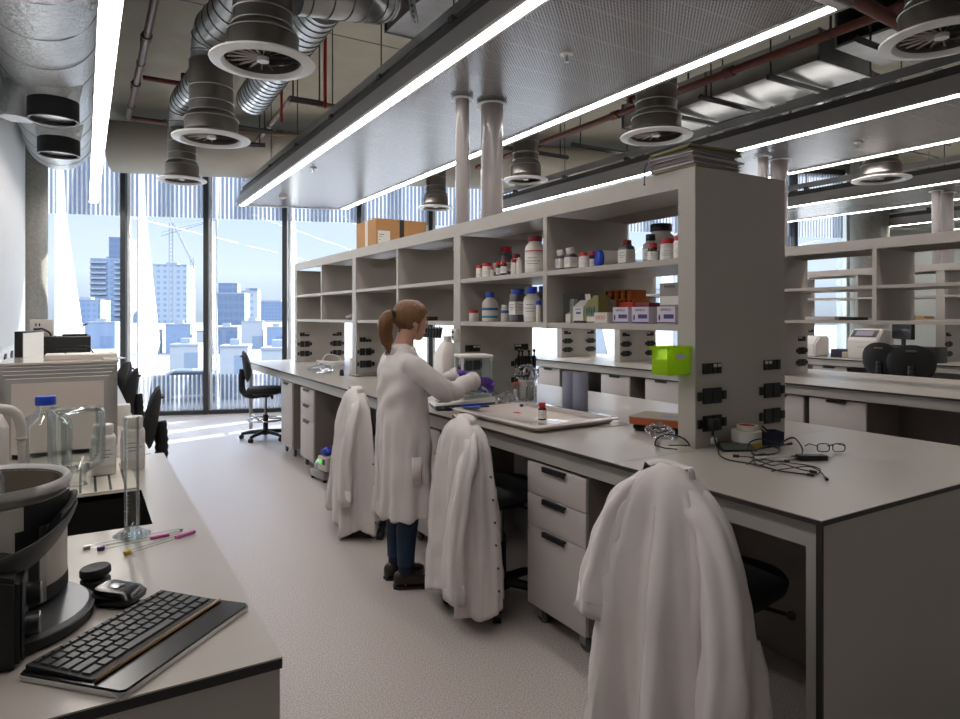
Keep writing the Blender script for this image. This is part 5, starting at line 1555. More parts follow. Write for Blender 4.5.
# control housing with knobs
m = M(); m.prism([(-.12, -.262, 0), (.082, -.262, 0), (.082, -.262, .150), (.04, -.262, .165), (-.12, -.262, .17)], (0, .15, 0)); bmesh.ops.bevel(m.bm, geom=list(m.bm.edges), offset=.008, segments=2, affect='EDGES')
hs = O('control_housing', m, m_matblack, t)
m = M(); m.box(.0825, .0865, -.25, -.122, .01, .145, .002); O('side_panel', m, m_black, hs)
m = M(); m.box(-.06, .03, -.266, -.261, .02, .055, .002); O('front_socket', m, m_black, hs)
for y, z in ((-.200, .052), (-.150, .088)):
    m = M(); m.cyl((.0865, y, z), (.108, y, z), .021, .019, 22); k = O('knob', m, m_black, t)
    m = M(); m.ring((.1075, y, z), .018, .0018, axis=(1, 0, 0), seg=22, sub=5); O('knob_rim', m, m_steel, k)
# sweeping lever
P = smooth_path([(.150, .060, .196), (.153, .02, .190), (.130, -.10, .176), (.082, -.20, .164), (-.01, -.265, .150), (-.12, -.305, .130)], 6)
m = M(); rings = []
for i, p in enumerate(P):
    f = i/(len(P)-1); d = (P[min(i+1, len(P)-1)]-P[max(i-1, 0)]).normalized()
    s_ = Vector((-d.y, d.x, 0)).normalized(); u = Vector((0, 0, 1)); w_ = .006 + .026*min(1, f*3.2); h_ = .006 + .003*f
    a_ = (s_*.45 + u*.89)
    b_ = (s_*-.89 + u*.45)
    rings.append([p + a_*w_*math.cos(2*PI*k/16) + b_*h_*math.sin(2*PI*k/16) for k in range(16)])
m.loft(rings); O('lever', m, m_dark, t, angle=60)
m = M(); m.loft([[Vector(p)+Vector((0, .012, .018)) for p in r] for r in rings[:14]]); O('lid_catch', m, m_black, t, angle=60)
t = thing('round_flask', 'round glass flask resting in the heating bath at the picture edge', 'flask', (-.185, 1.65, LZ+.0865))
m = M(); m.ball((0, 0, .165), .05, 24, 16); m.cyl((0, 0, .008), (0, 0, .12), .012, seg=16); O('bulb', m, m_glassware, t, angle=180)

# keyboard
t = thing('keyboard', 'black keyboard with a glossy palm plate and a silver rim', 'keyboard', (.098, 1.360, LZ), R(44))
m = M(); m.loft([rr_ring(.165, .106, 0, .01), rr_ring(.166, .107, .006, .01), rr_ring(.165, .106, .010, .01)]); O('silver_rim', m, m_chrome, t)
m = M(); m.loft([rr_ring(.163, .104, .0102, .01), rr_ring(.163, .104, .013, .01)]); O('gloss_plate', m, m_gloss, t)
m = M(); m.prism([(-.155, -.040, .0132), (-.155, .1, .0132), (-.155, .1, .022), (-.155, -.036, .0165)], (.31, 0, 0)); O('key_deck', m, m_matblack, t, smooth=False)
m = M(); m.tube([(-.155, -.042, .0165), (.155, -.042, .0165)], .0035, 8); O('bronze_rail', m, mat('bronze_rail', '#8b7257', .3, metal=.9), t)
m = M()
def kz(y): return .0168 + (y+.036)/.136*.0055
rows = [(.090, [.016]*17, .009), (.070, [.019]*13+[.034], .016), (.049, [.028]+[.019]*13, .016), (.028, [.033]+[.019]*11+[.03], .016), (.007, [.042]+[.019]*10+[.036], .016), (-.015, [.024, .019, .024, .105, .024, .019, .019, .019], .017)]
for y, ws, dp in rows:
    tot = sum(ws) + .0028*(len(ws)-1)
    sc_ = .296/tot
    x = -.148
    for w_ in ws:
        ww = w_*sc_
        z = kz(y)
        m.loft([[(x, y-dp/2, z), (x+ww, y-dp/2, z), (x+ww, y+dp/2, z+.0007), (x, y+dp/2, z+.0007)], [(x+.001, y-dp/2+.001, z+.0032), (x+ww-.001, y-dp/2+.001, z+.0032), (x+ww-.001, y+dp/2-.001, z+.0038), (x+.001, y+dp/2-.001, z+.0038)]])
        x += ww + .0028*sc_
O('keycaps', m, m_key, t, smooth=False)
# mouse and puck
t = thing('mouse', 'glossy black wedge-shaped mouse above the keyboard', 'mouse', (.062, 1.572, LZ), R(52))
m = M(); m.loft([rr_ring(.026, .034, 0, .012), rr_ring(.034, .046, .010, .016), rr_ring(.036, .048, .020, .018), rr_ring(.030, .040, .033, .016), rr_ring(.024, .032, .0345, .012)])
for v in m.bm.verts:
    if v.co.z > .025: v.co.z += v.co.y*.10
O('shell', m, m_gloss, t, angle=50)
m = M(); m.box(-.012, .012, -.006, .022, .034, .0365, .001); O('touch_pad', m, m_steel, t)
t = thing('puck', 'black two-part round puck lying between the mouse and the glass tubes', 'puck', (.022, 1.69, LZ))
m = M(); m.lathe([(.026, 0), (.030, .004), (.030, .018), (.027, .021), (0, .021)], seg=36); O('lower_disc', m, m_matblack, t)
m = M(); m.lathe([(0, .0215), (.012, .0215), (.012, .026), (0, .026)], seg=16); O('spacer', m, m_steel, t)
m = M(); m.lathe([(.027, .026), (.031, .030), (.031, .041), (.028, .045), (0, .043)], seg=36); m.xf(Matrix.Translation((.002, 0, 0)) @ Matrix.Rotation(R(-4), 4, 'Y')); O('upper_disc', m, m_matblack, t)
# glass tubes with coloured ends
def gtube(p0, p1, tip, lab, seg_col=None, seg=(.55, .8), end=None):
    p0, p1 = Vector((*p0, LZ+.0055)), Vector((*p1, LZ+.0055))
    d = p1-p0
    t = thing('glass_tube', lab, 'glass tube', tuple(p0), 0, 'glass tubes on the wall bench')
    m = M(); m.cyl((0, 0, 0), tuple(d), .0042, seg=10); O('tube', m, m_glassware, t)
    m = M(); m.cyl(tuple(-d.normalized()*.004), tuple(d.normalized()*.012), .0055, seg=10); O('stopper', m, tip, t)
    if seg_col: m = M(); m.cyl(tuple(d*seg[0]), tuple(d*seg[1]), .0047, seg=10); O('coloured_sleeve', m, seg_col, t)
    if end: m = M(); m.cyl(tuple(d*.97), tuple(d*1.0), .005, seg=10); O('end_cap', m, end, t)
gtube((.002, 1.975), (.235, 2.000), m_steel, 'clear glass tube with a grey stopper, furthest of the three', None, end=m_paper)
gtube((.033, 1.945), (.225, 1.978), m_purplecap, 'glass tube with a purple stopper and a pink sleeve, middle of the three', m_pink, (.62, .86))
gtube((.090, 1.875), (.262, 1.965), m_yellow, 'glass tube with a yellow stopper and a pink far end, nearest of the three', m_pink, (.70, 1.0))
# measuring cylinder
t = thing('measuring_cylinder', 'tall slim glass measuring cylinder with a hexagonal foot', 'measuring cylinder', (.112, 2.035, LZ))
m = M(); m.lathe([(.046, 0), (.047, .004), (.044, .008), (.02, .014), (.018, .02)], seg=6); m.lathe([(0, .0), (.03, 0), (.02, .02), (0, .02)], seg=20); O('foot', m, m_glassware, t)
m = M(); m.lathe([(0, .02), (.0185, .02), (.0190, .03), (.0190, .318), (.022, .323), (.0205, .324), (.0172, .318), (.0172, .03), (0, .026)], seg=28, caps=False); O('tube', m, m_glassware, t)
m = M()
for k in range(22):
    w_ = 1.1 if k % 5 == 0 else .5
    m.loft([[(.0193*math.cos(R(250)-w_+w_*i/6), .0193*math.sin(R(250)-w_+w_*i/6), z) for i in range(7)] for z in (.07+k*.011, .0706+k*.011)], caps=False, closed=False)
O('graduations', m, m_paper, t)
# draining board behind the sink
t = thing('draining_board', 'white draining board with grooves behind the black sink', 'draining board', (-.03, 2.575, LZ))
m = M(); m.box(-.19, .19, 0, .20, 0, .006, .002); m.prism([(-.19, .2, 0), (.19, .2, 0), (.19, .56, 0), (-.19, .56, 0)], (0, 0, .006)); O('board', m, m_cream, t, smooth=False)
m = M()
for k in range(8): m.box(-.165+k*.045, -.157+k*.045, .004, .45, .0061, .0066)
O('grooves', m, m_dark, t, smooth=False)
DZ = LZ+.0068
def sqjar(loc, r, h, lab, cap=None, inv=False, rz=0):
    t = thing('glass_bottle', lab, 'glass bottle', loc, rz, 'clear glass bottles by the sink')
    pr = [(.0, 0), (r*.9, 0), (r*.98, h*.03), (r, h*.07), (r, h*.66), (r*.93, h*.72), (r*.55, h*.80), (r*.34, h*.85), (r*.33, h*.97), (r*.38, h), (r*.30, h), (r*.27, h*.96), (r*.29, h*.85), (r*.5, h*.785), (r*.87, h*.70), (r*.945, h*.65), (r*.945, h*.075), (r*.9, h*.045), (0, h*.045)]
    m = M(); m.lathe(pr, seg=40, power=3.4, caps=False)
    if inv: m.xf(Matrix.Translation((0, 0, h)) @ Matrix.Diagonal((1, 1, -1, 1)))
    O('glass', m, m_glassware, t, angle=60)
    if cap:
        m = M(); m.lathe([(r*.42, h*.93), (r*.43, h*.94), (r*.43, h*1.03), (r*.40, h*1.05), (0, h*1.05)], seg=28); O('cap', m, cap, t)
sqjar((-.125, 3.00, DZ), .080, .275, 'clear square glass bottle with a blue cap by the grey tap', m_blue, rz=R(20))
sqjar((-.022, 2.72, DZ), .084, .27, 'clear square glass bottle drying upside down on the draining board', None, True, R(12))
bottle('white_bottle', 'white plastic bottle with printed marks behind the upturned glass bottle', (.062, 2.86, DZ), .043, .185, m_whitepl, m_whitepl, .8, .16, .75, shoulder=.72, group='white bottles by the sink', sq=True, lbl=(.2, .6))
b_ = bottle('white_bottle', 'white plastic bottle with a red edged label behind the measuring cylinder', (.165, 2.93, LZ), .042, .205, m_whitepl, m_whitepl, .85, .2, .8, shoulder=.72, group='white bottles by the sink', sq=True, lbl=(.2, .62))
m = M(); m.box(-.0435, -.0425, -.034, -.030, .04, .128); O('red_line', m, m_redink, b_, smooth=False)
bottle('white_bottle', 'large white jug at the picture edge behind the grey tap', (-.315, 3.02, LZ), .075, .30, m_whitepl, m_whitepl, .55, .10, .5, shoulder=.62, group='white bottles by the sink')
# grey tap with barbed nozzle
t = thing('laboratory_tap', 'grey swan-neck laboratory tap with a barbed nozzle at the picture edge', 'tap', (-.42, 2.80, LZ))
m = M(); m.lathe([(.03, 0), (.03, .01), (.02, .02), (.017, .10)], seg=20); m.tube(smooth_path([(0, 0, .05), (0, 0, .24), (.02, 0, .275), (.06, 0, .285), (.17, 0, .280), (.215, 0, .262), (.232, 0, .21), (.232, 0, .175)], 6), .0165, 16); O('spout', m, m_tap, t)
m = M(); m.lathe([(.017, .178), (.020, .174), (.012, .165), (.014, .150), (.0115, .148), (.013, .132), (.010, .130), (.012, .114), (.009, .112), (.010, .096), (.007, .094), (.008, .07), (.0, .07)], (.232, 0, 0), 18); O('barbed_nozzle', m, m_tap, t)
m = M(); m.cyl((0, 0, .10), (0, -.05, .10), .012, seg=12); m.box(-.008, .008, -.075, -.05, .07, .13, .004); O('handle', m, m_tap, t)

# framed enclosure on the far wall bench
t = thing('framed_enclosure', 'bench enclosure with nested aluminium frames and a pale front panel', 'enclosure', (-.28, 3.36, LZ))
W_, Hh = .375, .335
m = M(); m.box(.02, W_-.02, -.002, .006, .02, Hh-.02); O('front_panel', m, mat('pinkish_white_panel', '#cfc3bb', .5, var=.02), t, smooth=False)
for k in range(4):
    y = .0 + k*.05; e = .013*k
    m = M(); m.box(-e-.0, W_+e, y, y+.024, Hh+e-.022, Hh+e); m.box(W_+e-.022, W_+e, y, y+.024, 0, Hh+e-.022); m.box(-e, -e+.022, y, y+.024, 0, Hh+e-.022)
    O('aluminium_frame', m, m_apron, t, smooth=False)
    m = M(); m.box(-e+.004, W_+e-.004, y+.024, y+.05, Hh+e-.016, Hh+e-.004); m.box(W_+e-.016, W_+e-.004, y+.024, y+.05, 0, Hh+e-.016); m.box(-e+.004, -e+.016, y+.024, y+.05, 0, Hh+e-.016)
    O('shaded_gap', m, m_black, t, smooth=False)  # black strips stand in for the shaded gaps between the frames
m = M(); m.box(-.04, W_+.04, .2, .66, 0, Hh+.045); O('cabinet', m, m_cream, t, smooth=False)
m = M(); m.box(-.045, W_+.045, .195, .665, Hh+.046, Hh+.056); O('top_plate', m, m_traypl, t, smooth=False)
ETZ = LZ + Hh + .0565
t = carton('flat_box', 'flat cream box lying on the framed enclosure', (-.16, 3.82, ETZ), .30, .22, .022, m_cream)
t = thing('paper_sheet', 'white papers lying on top of the framed enclosure near its right edge', 'paper', (.06, 3.80, ETZ), R(8)); 
m = M(); m.box(0, .09, -.16, .16, 0, .002); m.box(.004, .094, -.15, .17, .0021, .004); O('sheets', m, m_paper, t, smooth=False)
t = O('cable', M().tube(smooth_path([(0, 0, 0), (.04, .0, .03), (.09, .01, .035), (.12, .03, .0)], 6), .003, 6), m_black); t.location = (-.08, 3.80, ETZ+.0255); tag(t, 'black cable looped over the flat cream box', 'cable')
# monitor
t = thing('monitor', 'pale lit monitor with a black edge standing beside the wall, seen edge on', 'monitor', (-.25, 4.32, LZ), R(80))
m = M(); m.box(-.10, .10, -.08, .08, 0, .012, .004); m.box(-.02, .02, .0, .03, .012, .2); O('stand', m, m_black, t)
m = M(); m.box(-.21, .21, -.016, .02, .17, .52, .004); c_ = O('casing', m, m_black, t)
m = M(); m.box(-.20, .20, -.018, -.0155, .18, .51); O('screen', m, mat('pale_lit_screen', '#e6e2d8', .4, emit=.25), c_, smooth=False)
t = O('white_hose', M().tube(smooth_path([(0, 0, 0), (.02, 0, .18), (.09, .02, .30), (.17, .03, .20), (.19, .03, .0)], 6), .012, 10), m_whitepl); t.location = (-.25, 4.70, LZ+.01); tag(t, 'curved white hose behind the pale monitor', 'hose')
# black printer with a white power supply on it
t = thing('printer', 'big black box printer with a yellow label on the far wall bench', 'printer', (-.33, 5.25, LZ))
m = M(); m.box(0, .37, 0, .42, .006, .46, .008); O('casing', m, m_matblack, t)
m = M(); m.box(.17, .345, -.02, .0, .20, .38, .006); o = O('front_panel', m, m_black, t); m = M(); m.box(.22, .29, -.024, -.0195, .34, .36); O('grip', m, m_dark, o, smooth=False)
m = M(); m.box(.215, .285, -.0215, -.0195, .235, .275); O('yellow_label', m, m_yellow, o, smooth=False)
for x in (.03, .34):
    for y in (.04, .38): O('rubber_foot', M().cyl((x, y, 0), (x, y, .007), .015, seg=10), m_black, t)
t = thing('power_supply', 'white power supply box with sockets on top of the black printer', 'power supply', (-.31, 5.32, LZ+.4605))
m = M(); m.box(0, .13, 0, .2, 0, .115, .004); O('casing', m, m_whitepl, t)
m = M(); m.box(.03, .038, -.002, .001, .07, .09); m.box(.05, .058, -.002, .001, .07, .09); m.box(.02, .06, -.006, .001, .042, .058, .002); O('sockets', m, m_black, t)
t = O('cable', M().tube(smooth_path([(0, 0, 0), (.03, -.03, .005), (.07, -.03, -.02), (.08, -.0, -.045)], 6), .006, 6), m_black); t.location = (-.27, 5.30, LZ+.51); tag(t, 'black lead plugged into the white power supply', 'cable')
t = thing('lever_arm', 'dark cable and clip sticking up from the right of the printer top', 'cable', (-.10, 5.4, LZ+.4605))
m = M(); m.box(-.03, .12, -.02, .03, 0, .015, .003); O('clip', m, m_black, t); m = M(); m.tube(smooth_path([(-.05, 0, .055), (.04, 0, .065), (.12, 0, .085)], 4), .004, 6); m.tube(smooth_path([(.04, 0, .012), (.07, 0, .05), (.12, 0, .085)], 4), .004, 6); O('lead', m, m_dark, t)
carton('tissue_box', 'small white box standing on the far wall bench beside the chair back', (.15, 4.15, LZ), .07, .08, .11, m_paper)
# socket trunking along the wall
t = thing('socket_trunking', 'pale socket trunking along the left wall above the far bench', 'trunking', (LX+.001, 3.3, 1.04))
m = M(); m.box(0, .05, 0, 6.0, 0, .15); O('channel', m, m_whitepaint, t, smooth=False)
for k in range(9):
    m = M(); m.box(.05, .06, .2+k*.62, .2+k*.62+.14, .03, .12, .002); m.box(.05, .058, .2+k*.62-.05, .2+k*.62-.02, .05, .10); O('power_socket', m, m_black, t)
t = thing('wall_box', 'dark grey box against the wall at the left end of the framed enclosure', 'box', (-.57, 4.05, LZ))
m = M(); m.box(0, .16, 0, .2, 0, .36, .006); m.box(.16, .24, .05, .1, .28, .33); O('casing', m, m_dark, t)
# ------------------------------------------------------------------ chairs
def make_chair(ring=False, bw=.215, bh=.19, bc=.29):
    """faces +X"""
    t = thing('lab_chair', 'black lab chair', 'chair', (0, 0, 0), 0)
    sh = .60 if ring else .58
    for k in range(5):
        a = 2*PI*k/5 + .35
        d = Vector((math.cos(a), math.sin(a), 0))
        m = M(); m.tube([tuple(d*.03+Vector((0, 0, .095))), tuple(d*.18+Vector((0, 0, .085))), tuple(d*.29+Vector((0, 0, .065)))], [.028, .024, .018], 8)
        leg = O('base_leg', m, m_black, t)
        e = Vector((-d.y, d.x, 0))
        m = M(); m.cyl(tuple(d*.29+Vector((0, 0, .028))-e*.02), tuple(d*.29+Vector((0, 0, .028))+e*.02), .027, seg=14); m.cyl(tuple(d*.29+Vector((0, 0, .03))), tuple(d*.29+Vector((0, 0, .07))), .008, seg=6)
        O('castor', m, m_black, leg)
    m = M(); m.cyl((0, 0, .07), (0, 0, .30), .030, seg=16); m.lathe([(.05, .06), (.05, .11), (.03, .13)], seg=16)
    O('column', m, m_black, t)
    m = M(); m.cyl((0, 0, .30), (0, 0, sh-.05), .016, seg=12); O('gas_lift', m, m_chrome, t)
    if ring:
        m = M(); m.ring((0, 0, .24), .21, .011, seg=36)
        for k in range(3): a = 2*PI*k/3; m.cyl((.03*math.cos(a), .03*math.sin(a), .25), (.21*math.cos(a), .21*math.sin(a), .24), .007, seg=6)
        O('foot_ring', m, m_chrome, t)
    m = M(); m.loft([rr_ring(.14, .14, sh-.05, .08), rr_ring(.205, .215, sh-.025, .12), rr_ring(.215, .225, sh+.01, .13), rr_ring(.205, .215, sh+.03, .13), rr_ring(.15, .16, sh+.038, .10)])
    O('seat', m, m_blackfab, t, angle=60)
    m = M(); m.box(-.09, .09, -.10, .10, sh-.085, sh-.045, .01); m.cyl((.05, -.10, sh-.07), (.08, -.24, sh-.075), .007, seg=8); m.cyl((-.05, .10, sh-.07), (-.05, .22, sh-.075), .007, seg=8); m.ball((.08, -.245, sh-.075), .016, 10, 6); m.ball((-.05, .225, sh-.075), .016, 10, 6)
    O('mechanism', m, m_black, t)
    m = M()
    pts = smooth_path([(-.08, 0, sh-.065), (-.20, 0, sh-.06), (-.265, 0, sh+.0), (-.275, 0, sh+.12), (-.265, 0, sh+.26)], 6)
    m.tube(pts, [.027 + .004*(i % 2) for i in range(len(pts))], 12, flat=1.3)
    O('bellows_support', m, m_black, t, angle=20)
    # rounded backrest shell, gently curved round the sitter
    n = 24
    def shell(off):
        out = []
        for rr_ in (1.0, .8, .5, .22):
            ring = []
            for i in range(n):
                a = 2*PI*i/n
                y = bw*rr_*math.copysign(abs(math.cos(a))**.8, math.cos(a)); z = bh*rr_*math.copysign(abs(math.sin(a))**.8, math.sin(a))
                y *= (1 - .18*(z > 0)*(z/bh)**2)
                x = -.235 + off*(1-rr_**4*.75) + 1.1*y*y - .10*(z/bh)*.25
                ring.append((x, y, sh+bc+z))
            out.append(ring)
        return out
    m = M(); f, b = shell(.022), shell(-.026)
    m.loft(f[::-1] + b)
    O('backrest', m, m_blackfab, t, angle=60)
    m = M(); m.box(-.292, -.268, -.045, .045, sh+bc+bh*.6, sh+bc+bh*.6+.02, .006); O('grip_slot', m, m_rubber, t)
    return t
ch = make_chair(bw=.125, bh=.15, bc=.235)
def under(cx, cy, rz): return (cx + .262*math.cos(rz), cy + .262*math.sin(rz), 0)
COATS = [((1.635, 1.53, 0), R(10)), ((1.64, 2.89, 0), R(-2)), ((1.62, 4.385, 0), R(-4))]
ch.location = under(COATS[0][0][0], COATS[0][0][1], COATS[0][1]); ch.rotation_euler = (0, 0, COATS[0][1]); ch['label'] = 'black lab chair under the lab coat nearest the viewer'; ch['group'] = 'black lab chairs'
for (l_, r_), lab in zip(COATS[1:], ('black lab chair under the middle lab coat, right of the person', 'black lab chair under the far lab coat, left of the person')):
    dup(ch, under(l_[0], l_[1] + (.075 if l_[1] < 3 else 0), r_), r_, lab)
cw = make_chair(); cw.location = (.145, 4.62, 0); cw.rotation_euler = (0, 0, R(174)); cw['label'] = 'black lab chair nearest the framed enclosure, seen edge on'; cw['group'] = 'black lab chairs'
dup(cw, (.13, 6.35, 0), R(168), 'black lab chair pushed to the far wall bench, nearer of the two by the window')
dup(cw, (.12, 7.15, 0), R(190), 'black lab chair pushed to the far wall bench, closest to the window')
dup(cw, (8.93, 4.62, .0), R(8), 'black lab chair left of the other in front of the third bench', scale=(1.05, 1.05, 1.1))
dup(cw, (8.46, 4.10, .0), R(25), 'wide black chair in front of the third bench, back turned to the viewer', scale=(1.15, 1.15, 1.1))
ch2 = make_chair(True); ch2.location = (1.90, 8.25, 0); ch2.rotation_euler = (0, 0, R(-14)); ch2['label'] = 'tall black stool chair with a chrome foot ring at the far end of the bench'; ch2['group'] = 'black lab chairs'

# ------------------------------------------------------------------ lab coats hung over chair backs
def interp(tab, z):
    for (z0, *a), (z1, *b) in zip(tab, tab[1:]):
        if (z0 <= z <= z1):
            f = (z-z0)/(z1-z0); f = f*f*(3-2*f) if False else f
            return [x+(y-x)*f for x, y in zip(a, b)]
    return list(tab[0][1:]) if z < tab[0][0] else list(tab[-1][1:])

def hung_coat(lab, loc, rz, top, hem, tab, sleeves, seed, studs=None, pocket=None, group='white lab coats hung over chairs', k1=7, fold_depth=.34):
    """local -X is the back of the coat (towards the aisle); tab rows: height share, half width, half depth, x centre"""
    t = thing('lab_coat', lab, 'lab coat', loc, rz, group)
    rr = random.Random(seed)
    ph = [rr.uniform(0, 6.28) for _ in range(6)]
    N = 120
    def point(a, s, off=0.0):
        z = hem + (top-hem)*s
        w, d, cx = interp(tab, s)
        fade = min(1, max(0, (.995-s)/.16))
        rdg = lambda x: 1.25 - 2.2*abs(math.sin(x*.5))**.8
        fold = (.62*rdg(k1*a+ph[0]+.9*(1-s)) + .34*rdg((k1+4)*a+ph[1]-1.6*s) + .16*math.sin((k1*2+3)*a+ph[2]+2*s))
        amp = fold_depth*fade*(.5+.6*(1-s))
        q = 1 + amp*fold
        n = (noise.noise(Vector((math.cos(a)*1.6+seed, math.sin(a)*1.6, z*4)))*.08 + noise.noise(Vector((math.cos(a)*5+seed, math.sin(a)*5, z*13)))*.05)*fade
        ca, sa = math.cos(a), math.sin(a)
        ca = math.copysign(abs(ca)**.85, ca); sa = math.copysign(abs(sa)**.85, sa)
        drop = .035*math.sin(3*a+ph[3])*(1-s)**3
        return Vector((cx + (d+off)*ca*(q+n), (w+off)*sa*(1+(q+n-1)*.40), z + drop*(0 if hem < .03 else 1)))
    S = [i/44 for i in range(45)]
    m = M()
    rings = [[point(2*PI*k/N, s) for k in range(N)] for s in S]
    top_c = interp(tab, 1.0)
    rings.append([Vector((top_c[2] + top_c[1]*.5*math.cos(2*PI*k/N), top_c[0]*.75*math.sin(2*PI*k/N), top+.010)) for k in range(N)])
    rings.append([Vector((top_c[2] + top_c[1]*.1*math.cos(2*PI*k/N), top_c[0]*.3*math.sin(2*PI*k/N), top+.012)) for k in range(N)])
    inner = [[p*1.0 for p in r] for r in rings[:1]]
    m.loft(rings, caps=False)
    # inner face of the cloth
    m.loft([[point(2*PI*k/N, s, -.006) for k in range(N)] for s in S[:40]][::-1], caps=False)
    lo = [point(2*PI*k/N, 0) for k in range(N)]; li = [point(2*PI*k/N, 0, -.006) for k in range(N)]
    m.loft([li, lo], caps=False)
    O('coat_body', m, m_coat, t, angle=180, weld=.0004)
    for sl in sleeves:
        P = smooth_path(sl['pts'], 6); n = len(P)
        m = M(); rings = []
        for i, p in enumerate(P):
            f = i/(n-1)
            d = (P[min(i+1, n-1)]-P[max(i-1, 0)]).normalized()
            x = d.cross(Vector((1, 0, 0)) if abs(d.x) < .8 else Vector((0, 1, 0))).normalized(); y = d.cross(x)
            wv = sl['w'][0]+(sl['w'][1]-sl['w'][0])*f
            dv = sl['d'][0]+(sl['d'][1]-sl['d'][0])*f
            ring = []
            for k in range(40):
                a = 2*PI*k/40
                cr = 1 + .10*math.sin(5*a+ph[4]+3*f) + .05*math.sin(14*f*PI*.6+2*a+ph[5]) + noise.noise(Vector((math.cos(a)*2+seed, math.sin(a)*2, f*6)))*.10
                ring.append(p + x*math.cos(a)*wv*cr + y*math.sin(a)*dv*cr)
            rings.append(ring)
        inn = [c + (Vector(p)-c)*.93 for c, p in [(sum(rings[-1], Vector())/40, q) for q in rings[-1]]]
        deep = [Vector(p) - d*.10 for p in inn]
        m.loft(rings + [inn, deep], caps=True)
        s_ = O('sleeve', m, m_coat, t, angle=180, weld=.0003)
        c = sum(rings[-3], Vector())/40
        m = M(); m.tube([c + (Vector(p)-c)*1.015 for p in rings[-3]], .0016, 5, closed=True); O('cuff_seam', m, m_coatshade, s_)
    # collar folded over the top
    m = M()
    w, d, cx = interp(tab, .985)
    cr = []
    for f, zz in ((.80, .0), (1.02, .012), (1.10, -.004), (1.16, -.035)):
        cr.append([Vector((cx + d*f*math.cos(a)*1.05, w*f*math.sin(a), top+zz+.004*math.sin(3*a))) for a in [PI*(-.62)+PI*1.24*k/24 for k in range(25)]])
    m.loft(cr, caps=False, closed=False); O('collar', m, m_coat, t, angle=180)
    if studs:
        a0, n_, s0, s1 = studs
        for i in range(n_):
            s = s0+(s1-s0)*i/(n_-1)
            p = point(a0, s, .002); nrm = (p - Vector((interp(tab, s)[2], 0, p.z))).normalized()
            m = M(); m.cyl(tuple(p-nrm*.002), tuple(p+nrm*.004), .006, seg=10); O('press_stud', m, m_stud, t)
    if pocket:
        a0, a1, s0, s1 = pocket
        m = M(); m.loft([[point(a0+(a1-a0)*i/12, s0+(s1-s0)*j/8, .005) for i in range(13)] for j in range(9)], caps=False, closed=False)
        O('pocket', m, m_coat, t, angle=180)
    # back seam
    m = M(); m.tube([point(PI, s, .0015) for s in S[4:40]], .0009, 4); O('back_seam', m, m_coat, t)
    return t
TAB3 = [(0, .315, .15, .0), (.2, .30, .145, .0), (.42, .275, .13, .0), (.6, .255, .115, -.005), (.72, .235, .10, -.005), (.84, .20, .085, 0), (.92, .155, .07, .0), (.965, .115, .055, .0), (.99, .075, .04, .0), (1, .05, .03, 0)]
hung_coat('white lab coat over the chair nearest the viewer, cut by the picture bottom', *COATS[0], 1.005, .04, TAB3,
          [dict(pts=[(.0, -.08, .93), (-.03, -.155, .87), (-.065, -.215, .76), (-.085, -.245, .58), (-.09, -.24, .38), (-.085, -.22, .12)], w=(.045, .078), d=(.045, .06)),
           dict(pts=[(.0, .08, .94), (-.03, .14, .88), (-.055, .185, .77), (-.075, .215, .64), (-.09, .235, .48)], w=(.045, .07), d=(.045, .058))], 3,
          pocket=(R(-84), R(-52), .30, .50), k1=7, fold_depth=.46)
TAB2 = [(0, .275, .14, .0), (.2, .27, .135, .0), (.42, .258, .125, .0), (.6, .248, .115, -.005), (.74, .235, .10, -.005), (.86, .208, .085, 0), (.93, .172, .072, .0), (.97, .125, .055, .0), (.99, .085, .04, 0), (1, .055, .03, 0)]
hung_coat('white lab coat over a chair right of the person, press studs down its edge', *COATS[1], .985, .10, TAB2,
          [dict(pts=[(.0, -.09, .915), (-.04, -.155, .85), (-.09, -.175, .72), (-.12, -.16, .5), (-.13, -.15, .30), (-.125, -.145, .15)], w=(.05, .078), d=(.04, .045)),
           dict(pts=[(.0, .07, .90), (-.01, .14, .83), (-.03, .185, .72), (-.04, .205, .56), (-.05, .21, .38)], w=(.04, .055), d=(.04, .045))], 8,
          studs=(R(-80), 6, .12, .72), k1=6)
hung_coat('white lab coat over the far chair, left of the person', *COATS[2], .995, .045, TAB2,
          [dict(pts=[(.0, -.09, .92), (-.04, -.16, .85), (-.09, -.18, .70), (-.115, -.17, .50), (-.12, -.165, .25)], w=(.05, .080), d=(.04, .045)),
           dict(pts=[(.0, .07, .91), (-.02, .15, .82), (-.04, .21, .70), (-.06, .245, .50), (-.075, .27, .30), (-.09, .30, .10)], w=(.04, .055), d=(.04, .045))], 15,
          studs=(R(-78), 4, .1, .5), k1=5)

# ------------------------------------------------------------------ the person at the bench (local +X is forward, +Y is her left)
PL = Vector((1.545, 3.42, 0))
per = thing('person', 'person with a brown ponytail, white lab coat and purple gloves at the balance', 'person', tuple(PL), R(-3))
HC = Vector((.055, .0, 1.478))           # centre of the head
HR = Matrix.Rotation(R(9), 3, 'Y')       # nods towards the hands
def H(p): return HC + HR @ Vector(p)
m = M()
m.ball(HC + HR @ Vector((-.012, 0, .022)), .1, 28, 18, (.92, .74, .90), HR)       # skull
m.ball(H((.035, 0, -.035)), .1, 24, 16, (.50, .56, .74), HR)                       # face
m.ball(H((.050, 0, -.085)), .1, 20, 12, (.30, .36, .26), HR)                       # chin and jaw
m.loft([[H((.076, -.012, .025)), H((.076, .012, .025)), H((.070, 0, .03))], [H((.108, -.017, -.022)), H((.108, .017, -.022)), H((.075, 0, -.015))], [H((.085, -.012, -.032)), H((.085, .012, -.032)), H((.072, 0, -.03))]])  # nose
m.ball(H((.077, 0, -.056)), .016, 12, 8, (.7, 1.4, .5), HR); m.ball(H((.074, 0, -.069)), .015, 12, 8, (.7, 1.2, .5), HR)
